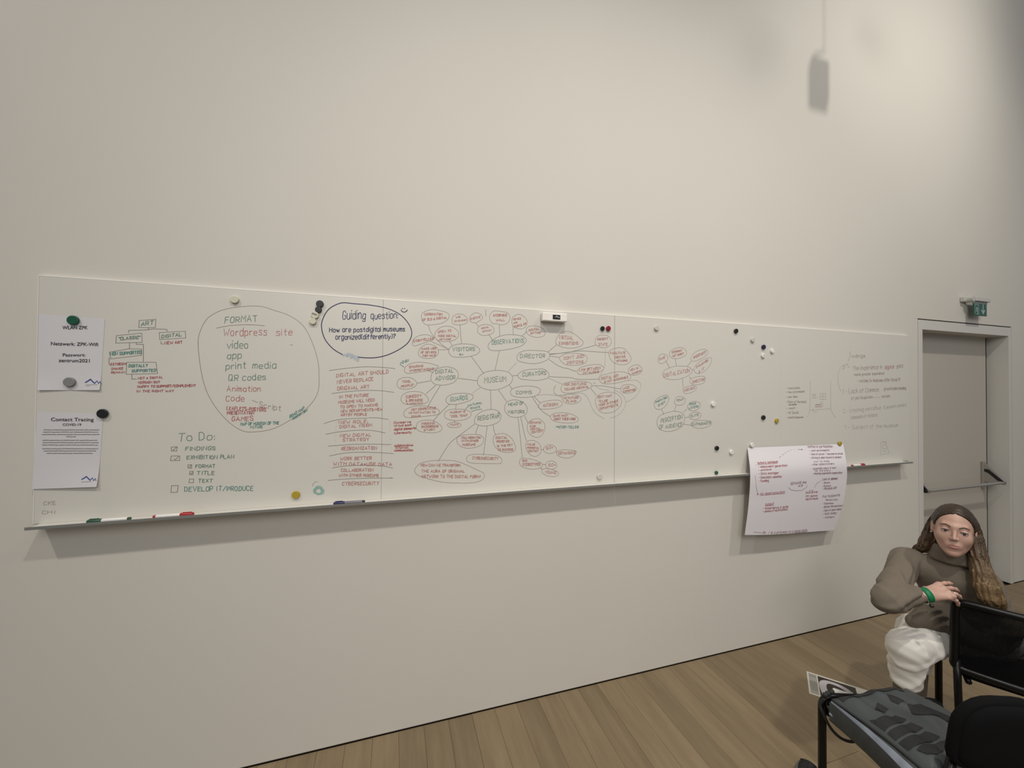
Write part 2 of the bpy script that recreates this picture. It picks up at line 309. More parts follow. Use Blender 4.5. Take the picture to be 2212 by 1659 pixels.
BUBBLES = [
 ('w', 'r', [121,1995,128,2016,167,2033,218,2030,247,2022,256,2009,248,1988,219,1969,179,1960,145,1957,127,1972], [('COMBINATION',135,2003,223,2009,13),('OF OLD & DIGITAL',127,1975,245,1994,13)]),
 ('w', 'r', [270,1987,277,2007,300,2020,327,2018,345,2003,349,1988,339,1974,306,1966,277,1968], [('VR',288,1998,311,2001,12),('EXTENSION',283,1978,343,1989,9)]),
 ('w', 'r', [358,1998,366,2016,387,2031,408,2030,423,2019,426,2006,408,1990,387,1980,366,1985], [('EVENTS',364,1994,413,2007,11)]),
 ('w', 'r', [400,1946,412,1966,439,1975,470,1972,487,1954,483,1935,458,1922,430,1918,407,1927], [('SOCIAL',421,1950,459,1960,9),('ACTIVITY',426,1934,473,1942,10)]),
 ('w', 'r', [463,2013,470,2034,488,2047,526,2047,557,2043,572,2025,570,2004,551,1984,520,1978,498,1983,482,1981,467,1998], [('INTERPHONE',482,2018,556,2024,14),('WALL',498,1995,545,1999,12)]),
 ('w', 'r', [186,1912,199,1936,225,1952,254,1956,283,1948,302,1929,301,1906,284,1889,254,1880,214,1879,191,1892], [('OPEN TO',202,1919,266,1929,13),('MORE DIGITAL',202,1900,291,1905,11),('ARTWORK',208,1884,266,1888,10)]),
 ('w', 'r', [79,1863,84,1882,106,1900,137,1908,162,1905,180,1896,181,1889,163,1878,123,1863,90,1851], [('STORYTELLING',84,1868,181,1887,13)]),
 ('w', 'r', [108,1820,118,1843,146,1861,174,1860,197,1846,206,1826,197,1808,175,1795,141,1792,116,1800], [('MAKE USE',122,1833,194,1840,11),('OF DEVICES',120,1816,194,1820,11),('THEY HAVE',127,1799,192,1804,11)]),
 ('d', 'g', [255,1834,266,1854,301,1868,346,1871,388,1865,412,1845,406,1827,376,1812,323,1803,278,1804,259,1819], [('VISITORS',274,1833,387,1838,21),('Bx',309,1812,328,1814,10)]),
 ('w', 'r', [43,1733,53,1753,85,1769,130,1772,169,1767,192,1760,205,1757,198,1748,164,1734,108,1724,69,1717,49,1720], [('SHARING',65,1743,130,1750,12),('UNDERSTANDING',68,1726,182,1738,11)]),
 ('d', 'g', [170,1704,178,1725,206,1745,250,1753,285,1744,304,1722,298,1694,276,1673,230,1662,190,1666,171,1684], [('DIGITAL',192,1717,279,1727,22),('ADVISOR',191,1684,288,1692,23)]),
 ('w', 'r', [10,1668,17,1686,42,1697,72,1696,94,1684,102,1668,92,1653,65,1642,35,1641,14,1651], [('"COOL',33,1672,74,1674,12),('PEOPLE"',29,1649,89,1658,11)]),
 ('d', 'g', [402,1686,410,1707,441,1729,484,1739,528,1740,569,1730,588,1707,582,1679,554,1658,506,1641,460,1640,423,1651,405,1668], [('MUSEUM',438,1675,554,1685,32)]),
 ('w', 'r', [29,1588,35,1611,62,1627,95,1630,126,1625,145,1611,159,1591,151,1577,126,1568,76,1566,43,1572], [('CURIOSITY',51,1598,124,1603,15),('& OPENNESS',52,1580,129,1583,13),('IS IMPORTANT',54,1567,132,1570,8)]),
 ('w', 'r', [42,1521,49,1540,76,1554,115,1560,160,1557,194,1548,213,1532,203,1517,177,1512,121,1507,71,1503,48,1508], [('NOT COMPETITIVE',78,1537,194,1543,12),('NO MOTIVATION TO',66,1522,191,1524,10),('CHANGE',78,1506,121,1506,9)]),
 ('d', 'G', [243,1588,254,1606,286,1619,333,1622,369,1617,381,1607,375,1592,348,1579,310,1569,274,1566,251,1572], [('GUARDS',266,1581,352,1591,25)]),
 ('w', 'r', [236,1512,243,1530,269,1541,304,1542,342,1539,366,1527,370,1509,349,1493,310,1485,275,1487,246,1496], [('MUSEUM IS',265,1521,340,1526,11),('"COOL TEAM"',266,1502,353,1506,12)]),
 ('w', 'r', [252,1463,261,1473,287,1476,313,1470,321,1461,311,1453,284,1450,261,1454], [('YOUNG',264,1460,306,1462,9)]),
 ('w', 'r', [102,1458,107,1477,130,1488,166,1490,194,1481,215,1466,225,1452,221,1437,195,1428,161,1428,127,1433,108,1443], [('MISSING',127,1468,189,1470,12),('BACKGROUND',127,1453,206,1454,12),('STORY',138,1437,192,1438,11)]),
 ('d', 'g', [388,1478,395,1504,424,1528,467,1539,504,1534,525,1515,526,1490,508,1470,467,1457,431,1455,400,1463], [('REGISTRAR',406,1482,518,1496,27)]),
 ('w', 'r', [299,1386,305,1403,335,1412,379,1414,419,1409,438,1390,431,1366,407,1351,365,1344,329,1350,307,1366], [('COLLABORATION',323,1395,422,1392,11),('WITH OTHER',323,1378,408,1376,12),('MUSEUMS',328,1358,393,1357,12)]),
 ('w', 'r', [486,1380,493,1404,518,1413,549,1412,581,1392,600,1364,608,1336,597,1318,562,1315,524,1324,496,1349], [('DIGITAL',501,1387,562,1386,14),('PRESENCE',504,1368,573,1368,12),('IS THE KEY',507,1344,591,1349,12),('TO SUCCESS',512,1326,594,1324,12)]),
 ('w', 'r', [349,1290,356,1306,383,1312,447,1309,503,1302,528,1288,534,1269,519,1259,432,1264,378,1269,355,1278], [('CYBERSECURITY',380,1288,515,1278,16)]),
 ('w', 'r', [96,1245,104,1264,129,1282,179,1290,242,1289,297,1282,357,1257,411,1229,438,1214,440,1193,420,1176,372,1169,298,1173,226,1183,154,1205,110,1224], [('HOW CAN WE TRANSFORM',125,1265,317,1255,14),('THE AURA OF ORIGINAL',128,1236,339,1224,14),('ARTWORK TO THE DIGITAL FORM?',128,1210,422,1191,16)]),
 ('d', 'g', [547,1546,557,1574,593,1588,632,1582,662,1562,671,1532,658,1508,620,1497,581,1500,553,1522], [('HEAD OF',568,1556,649,1564,18),('VISITORS',564,1517,654,1518,18)]),
 ('w', 'r', [583,2002,590,2023,619,2038,648,2029,667,2006,663,1981,642,1963,613,1963,590,1977], [('MOVIES',590,2005,632,2012,11),('ARE',592,1987,614,1991,10),('POPULAR',597,1965,662,1987,13)]),
 ('w', 'r', [662,1956,675,1976,708,1982,748,1975,770,1955,765,1933,732,1922,695,1925,669,1938], [('DIGITAL',678,1952,735,1963,12),('SITTING',687,1936,743,1943,12)]),
 ('d', 'G', [456,1862,465,1883,496,1908,546,1926,597,1929,639,1924,662,1910,659,1891,633,1871,585,1856,534,1846,490,1842,465,1847], [('OBSERVATIONS',476,1873,649,1891,26)]),
 ('d', 'g', [612,1809,624,1834,663,1849,722,1851,782,1847,798,1827,786,1805,749,1788,702,1780,650,1785,619,1794], [('DIRECTOR',630,1808,769,1815,23)]),
 ('w', 'r', [834,1895,840,1927,868,1954,906,1962,941,1951,977,1927,997,1908,988,1888,949,1874,900,1871,858,1878], [('VIRTUAL',851,1918,936,1918,23),('EXHIBITIONS',854,1886,966,1892,19)]),
 ('w', 'r', [855,1811,865,1826,900,1840,942,1844,992,1840,1021,1824,1017,1801,992,1784,942,1777,896,1779,868,1794], [("DON'T JUST",882,1806,1006,1822,19),('DIGITIZING',900,1784,999,1791,17)]),
 ('w', 'r', [962,1742,974,1761,1005,1774,1048,1782,1092,1786,1118,1777,1126,1762,1105,1747,1061,1735,1005,1728,971,1729], [('LINK BETWEEN',974,1746,1105,1760,15),('CATALOGUE',997,1731,1095,1740,13)]),
 ('d', 'g', [618,1715,634,1735,676,1748,723,1752,766,1752,790,1732,793,1713,773,1700,730,1692,677,1693,634,1698], [('CURATORS',644,1711,776,1724,24)]),
 ('w', 'r', [864,1647,876,1673,911,1684,964,1690,1021,1687,1047,1678,1050,1662,1021,1645,964,1630,908,1624,874,1630], [('ASK DIGITIZING',883,1665,1016,1670,16),('TOWARD ARCHIVAL',885,1636,1032,1655,15)]),
 ('d', 'g', [578,1630,589,1646,625,1657,674,1661,720,1656,743,1644,740,1625,717,1609,671,1601,619,1602,586,1612], [('COMMS',609,1618,695,1620,20)]),
 ('w', 'r', [1070,1912,1076,1932,1098,1949,1130,1952,1155,1947,1173,1925,1170,1902,1146,1884,1117,1880,1088,1888,1073,1898], [('PRESENT',1084,1920,1152,1928,13),('STATE',1093,1891,1149,1894,17)]),
 ('w', 'r', [1157,1848,1164,1865,1194,1879,1233,1885,1260,1878,1286,1855,1303,1829,1296,1806,1270,1791,1234,1788,1194,1797,1169,1817], [('FACILITATE',1167,1845,1265,1851,15),('CREATIVE',1196,1823,1266,1828,15),('NETWORKS',1206,1803,1278,1808,12)]),
 ('w', 'r', [1099,1702,1108,1722,1143,1732,1191,1743,1247,1747,1287,1736,1302,1722,1290,1704,1240,1689,1188,1680,1137,1677,1108,1685], [('DIGITAL ART',1110,1699,1221,1718,17),('IS NOT ACCESSIBLE',1127,1681,1283,1713,13)]),
 ('w', 'r', [1285,1750,1293,1771,1320,1786,1350,1789,1374,1773,1377,1755,1357,1737,1323,1729,1295,1735], [('NEW IN',1298,1752,1352,1766,14),('MUSEUM',1310,1732,1371,1751,13)]),
 ('w', 'r', [1235,1647,1247,1668,1283,1675,1320,1670,1342,1652,1325,1634,1284,1625,1248,1630], [('LACK',1250,1647,1291,1654,16),('EXPERTISE',1253,1627,1333,1640,14)]),
 ('w', 'r', [1075,1568,1082,1603,1117,1625,1172,1630,1212,1620,1240,1589,1235,1554,1197,1523,1147,1512,1102,1522], [("DON'T WANT",1090,1596,1179,1605,15),('TO LOSE',1095,1572,1152,1578,14),('MORE IN OTHER',1097,1550,1217,1574,15),('DEPARTMENTS',1102,1530,1217,1552,15)]),
 ('w', 'r', [871,1598,887,1613,924,1618,967,1611,984,1594,972,1575,934,1565,892,1571], [('NO FUTURE',880,1592,969,1595,14),('PLANS',896,1574,955,1575,14)]),
 ('w', 'r', [733,1553,751,1574,800,1584,850,1585,873,1571,864,1554,828,1542,778,1538,746,1540], [('AUTONOMY',760,1550,848,1556,19)]),
 ('w', 'r', [803,1493,819,1512,864,1518,920,1511,963,1491,967,1472,934,1461,874,1463,823,1474], [('SAME HAZY',819,1495,908,1498,13),('ABOUT THEIR WORK',823,1478,951,1477,14)]),
 ('w', 'r', [672,1446,680,1470,711,1486,742,1485,769,1460,772,1431,758,1402,729,1388,694,1400,676,1421], [('DEMAND',685,1462,749,1461,13),('FOR',687,1441,718,1443,12),('DIGITAL',690,1427,751,1428,13),('CONTENT',694,1410,763,1417,13)]),
 ('w', 'r', [664,1347,672,1368,703,1373,734,1359,750,1332,746,1303,721,1287,690,1297,670,1322], [('VALUE',672,1347,716,1346,13),('PERSONAL',673,1330,739,1328,11),('CONTACT',679,1312,736,1311,12)]),
 ('w', 'r', [765,1323,774,1339,801,1346,829,1337,840,1318,824,1302,797,1300,772,1308], [('50+',779,1322,820,1325,16)]),
 ('w', 'r', [840,1305,861,1315,912,1314,956,1305,949,1286,917,1271,875,1274,847,1288], [('DEMANDING',852,1292,952,1290,17)]),
 ('w', 'r', [630,1263,642,1280,686,1276,735,1260,759,1244,748,1226,708,1220,664,1228,636,1244], [('BE',647,1262,673,1263,12),('STEREOTYPES',647,1241,746,1238,16)]),
 ('w', 'r', [777,1239,788,1255,815,1258,841,1242,838,1223,811,1214,786,1222], [('50+',793,1230,834,1230,16)]),
 ('w', 'r', [756,1211,770,1219,811,1214,848,1197,850,1180,825,1173,789,1180,762,1194], [('YOUNG',775,1195,836,1187,16)]),
 ('w', 'r', [1520,1733,1530,1759,1576,1780,1638,1790,1702,1786,1731,1768,1723,1745,1681,1723,1628,1709,1571,1707,1535,1716], [('DIGITALIZATION',1527,1720,1713,1754,26)]),
 ('w', 'r', [1486,1823,1496,1849,1524,1858,1555,1844,1548,1820,1519,1802,1494,1804], [('STATE',1494,1819,1535,1833,15)]),
 ('w', 'r', [1566,1855,1581,1882,1623,1898,1665,1899,1691,1877,1681,1854,1638,1836,1591,1834], [('EXTERNALS',1586,1864,1654,1880,13),('NOT SURE?',1589,1841,1670,1861,14)]),
 ('w', 'r', [1723,1838,1745,1870,1788,1891,1832,1896,1851,1880,1832,1855,1777,1829,1734,1821], [('UNCERTAINTY',1742,1836,1835,1873,18)]),
 ('w', 'r', [1748,1777,1772,1808,1821,1834,1871,1847,1879,1825,1860,1793,1821,1760,1777,1746,1753,1755], [('EVALUATION',1764,1779,1851,1824,16),('& IT',1780,1749,1821,1772,17)]),
 ('w', 'r', [1715,1697,1729,1717,1777,1728,1821,1729,1832,1712,1816,1689,1767,1677,1729,1681], [('DIRECTOR',1734,1686,1824,1705,18)]),
 ('w', 'r', [1664,1644,1681,1661,1724,1671,1761,1666,1756,1644,1718,1628,1681,1624], [('AGENDA',1673,1635,1750,1653,17)]),
 ('d', 'g', [1480,1450,1490,1484,1530,1505,1597,1517,1649,1510,1676,1486,1673,1451,1655,1425,1608,1405,1556,1398,1500,1412], [('PERCEPTION',1507,1450,1660,1473,29),('OF AUDIENCE',1497,1414,1660,1427,26)]),
 ('d', 'G', [1460,1562,1469,1583,1504,1604,1545,1614,1563,1596,1550,1561,1520,1536,1489,1529,1467,1540], [('INNOVATION',1469,1566,1550,1596,15),('IS KEY',1487,1546,1538,1568,15)]),
 ('d', 'g', [1602,1574,1618,1600,1649,1606,1681,1591,1673,1563,1639,1552,1610,1559], [('FEW?',1620,1576,1668,1582,15)]),
 ('d', 'G', [1697,1543,1713,1565,1750,1576,1788,1566,1791,1542,1761,1522,1718,1521], [('BOOK',1713,1554,1761,1558,14),('LOVERS',1710,1529,1778,1540,15)]),
 ('d', 'g', [1708,1486,1724,1503,1767,1511,1796,1500,1791,1478,1756,1465,1721,1470], [('ELITE',1721,1479,1780,1489,15)]),
 ('d', 'g', [1721,1437,1740,1452,1794,1460,1865,1454,1879,1438,1854,1421,1794,1411,1745,1419], [('ENTHUSIASTS',1732,1428,1871,1436,17)]),
 ('w', 'g', [-792,1817,-788,1872,-764,1931,-725,1965,-682,1983,-614,1997,-562,1999,-515,1986,-454,1966,-398,1924,-360,1850,-336,1768,-330,1705,-332,1634,-353,1584,-393,1539,-448,1498,-512,1463,-583,1451,-628,1458,-676,1494,-723,1554,-760,1628,-781,1717], [('FORMAT',-698,1919,-578,1934,30)]),
 ('d', 'g', [-994,1913,-939,1921,-940,1887,-995,1884], [('ART',-988,1890,-947,1900,19)]),
 ('d', 'g', [-1067,1848,-985,1862,-983,1825,-1068,1818], [('"CLASSIC"',-1059,1830,-990,1840,14)]),
 ('d', 'g', [-927,1867,-838,1877,-836,1849,-925,1838], [('DIGITAL',-919,1845,-851,1857,15)]),
 ('d', 'G', [-1088,1781,-1025,1797,-984,1797,-984,1772,-1083,1755], [('NON SUPPORTED',-1085,1768,-985,1779,14)]),
 ('d', 'G', [-1032,1742,-936,1745,-930,1699,-1033,1694], [('DIGITALLY',-1025,1722,-964,1727,13),('SUPPORTED',-1015,1703,-936,1707,13)]),
]
NOTES = [
 ('R', ('NEW ART',-908,1820,-848,1826,12)),
 ('R', ('EXTREEM',-1083,1728,-1035,1732,10)),
 ('R', ('CHANCE',-1080,1711,-1043,1714,9)),
 ('R', ('REMAIN',-1081,1696,-1038,1699,9)),
 ('R', ('NOT A DIGITAL',-994,1674,-913,1680,10)),
 ('R', ('VERSION BUT',-994,1657,-921,1661,10)),
 ('R', ('HAPPY TO SUPPORT/COMPLEMENT',-995,1640,-799,1647,11)),
 ('R', ('IN THE RIGHT WAY',-998,1622,-874,1624,10)),
 ('G', ('+DIGI',25,1762,61,1774,13)),
 ('G', ('NATURAL',354,1555,427,1570,11)),
 ('G', ('TENANTS',365,1540,416,1549,10)),
 ('R', ('Conserve',-3,1475,76,1478,12)),
 ('R', ('virtual each',-3,1461,79,1464,11)),
 ('R', ('digital elements',-1,1443,99,1448,12)),
 ('R', ('cybersecurity',-1,1426,79,1428,11)),
 ('R', ('collaborative',1,1368,86,1367,10)),
 ('R', ('(internal)',6,1356,64,1355,10)),
 ('R', ('communication',1,1345,87,1343,10)),
 ('G', ('STORY-TELLING',853,1433,970,1432,15)),
 ('r', ('DIGITAL ART SHOULD',-258,1694,-31,1716,18)),
 ('r', ('NEVER REPLACE',-255,1664,-98,1680,18)),
 ('r', ('ORIGINAL ART',-253,1633,-115,1645,18)),
 ('r', ('IN THE FUTURE',-244,1597,-119,1606,15)),
 ('r', ('MUSEUMS WILL NEED',-247,1572,-92,1583,15)),
 ('r', ('TO OPEN TO MAKING',-240,1551,-77,1560,14)),
 ('r', ('NEW DEPARTMENTS-NEW',-237,1531,-56,1540,14)),
 ('r', ('ARTSY PEOPLE',-237,1515,-125,1517,12)),
 ('r', ('NEW ROLE:',-245,1479,-122,1482,16)),
 ('r', ('DIGITAL VISION',-241,1459,-102,1465,15)),
 ('r', ('NEW DIGITAL',-239,1418,-105,1419,16)),
 ('r', ('STRATEGY',-227,1398,-114,1398,15)),
 ('r', ('REORGANIZATION',-232,1358,-79,1356,17)),
 ('r', ('WORK BETTER',-238,1312,-102,1309,16)),
 ('r', ('WITH DATA=USE DATA',-267,1290,-11,1275,17)),
 ('r', ('COLLABORATION',-232,1259,-93,1254,15)),
 ('r', ('WITH OTHER MUSEUMS',-242,1237,-70,1227,15)),
 ('r', ('CYBERSECURITY',-228,1197,-68,1188,18)),
 ('r', ('Wordpress',-702,1864,-541,1875,37)),
 ('r', ('site',-505,1875,-442,1881,35)),
 ('r', ('Animation',-686,1628,-562,1627,27)),
 ('r', ('Code',-690,1585,-622,1585,28)),
 ('w', ('Script',-565,1560,-483,1542,25)),
 ('g', ('video',-690,1811,-612,1814,37)),
 ('g', ('app',-688,1766,-635,1770,31)),
 ('g', ('print',-692,1722,-619,1727,32)),
 ('g', ('media',-593,1727,-503,1730,32)),
 ('g', ('QR codes',-681,1672,-542,1679,30)),
 ('R', ('LEAFLETS-POSTERS',-686,1548,-540,1540,17)),
 ('R', ('PRESENTATION',-684,1528,-585,1529,15)),
 ('R', ('GAMES',-667,1500,-588,1501,22)),
 ('G', ('MAP OF MUSEUM OF THE',-635,1480,-489,1483,14)),
 ('G', ('FUTURE',-597,1467,-551,1468,10)),
 ('G', ('ROAD MAP',-446,1508,-390,1547,16)),
 ('G', ('MUSEUM NOW',-435,1500,-376,1540,12)),
 ('b', ('Guiding',-234,1962,-136,1971,47)),
 ('b', ('question:',-111,1971,9,1982,38)),
 ('b', ('How are postdigital museums',-290,1900,43,1922,25)),
 ('b', ('organized(differently)?',-263,1867,-1,1884,27)),
 ('g', ('To Do:',-857,1420,-729,1423,35)),
 ('g', ('FINDINGS',-831,1380,-726,1379,18)),
 ('g', ('EXHIBITION PLAN',-825,1344,-657,1340,17)),
 ('g', ('FORMAT',-794,1307,-725,1304,16)),
 ('g', ('TITLE',-789,1278,-727,1274,17)),
 ('g', ('TEXT',-784,1245,-734,1243,16)),
 ('G', ('DEVELOP IT/PRODUCE',-831,1211,-584,1198,22)),
 ('s', ('CKE',-1278,1190,-1243,1190,15)),
 ('s', ('CHI',-1282,1157,-1246,1156,14)),
 ('w', ('- Innovation',2494,1655,2617,1659,15)),
 ('w', ('- New processes',2492,1628,2658,1635,16)),
 ('w', ('- New idea',2492,1597,2593,1600,15)),
 ('w', ('- Point of the data',2492,1563,2672,1564,17)),
 ('w', ('the museum',2515,1547,2584,1549,12)),
 ('w', ('- reach',2494,1521,2573,1525,12)),
 ('w', ('- HC Social',2494,1491,2602,1492,17)),
 ('w', ('- Small museums',2494,1460,2646,1462,15)),
 ('w', ('indings',3116,1883,3254,1891,26)),
 ('w', ('2 -',3022,1801,3091,1807,26)),
 ('w', ('The experience in',3128,1794,3434,1813,35)),
 ('w', ('space',3590,1818,3668,1827,36)),
 ('w', ('needs greater experience',3140,1754,3456,1770,21)),
 ('w', ('- welcome to museums after Covid 19',3169,1708,3630,1723,27)),
 ('w', ('1 - Lack of Common',3025,1625,3398,1644,38)),
 ('w', ('ground/understanding',3455,1654,3698,1661,26)),
 ('w', ('of participation',3110,1584,3332,1595,24)),
 ('w', ('heroism',3432,1598,3516,1602,23)),
 ('R', ('digital',3465,1810,3563,1817,30)),
 ('s', ('C - creating narrative',3032,1490,3418,1513,32)),
 ('s', ('& present content',3449,1515,3702,1534,27)),
 ('s', ('(demands of visitors)',3105,1446,3379,1462,29)),
 ('s', ('7 - Subject of the museum',3040,1373,3604,1380,31)),
]
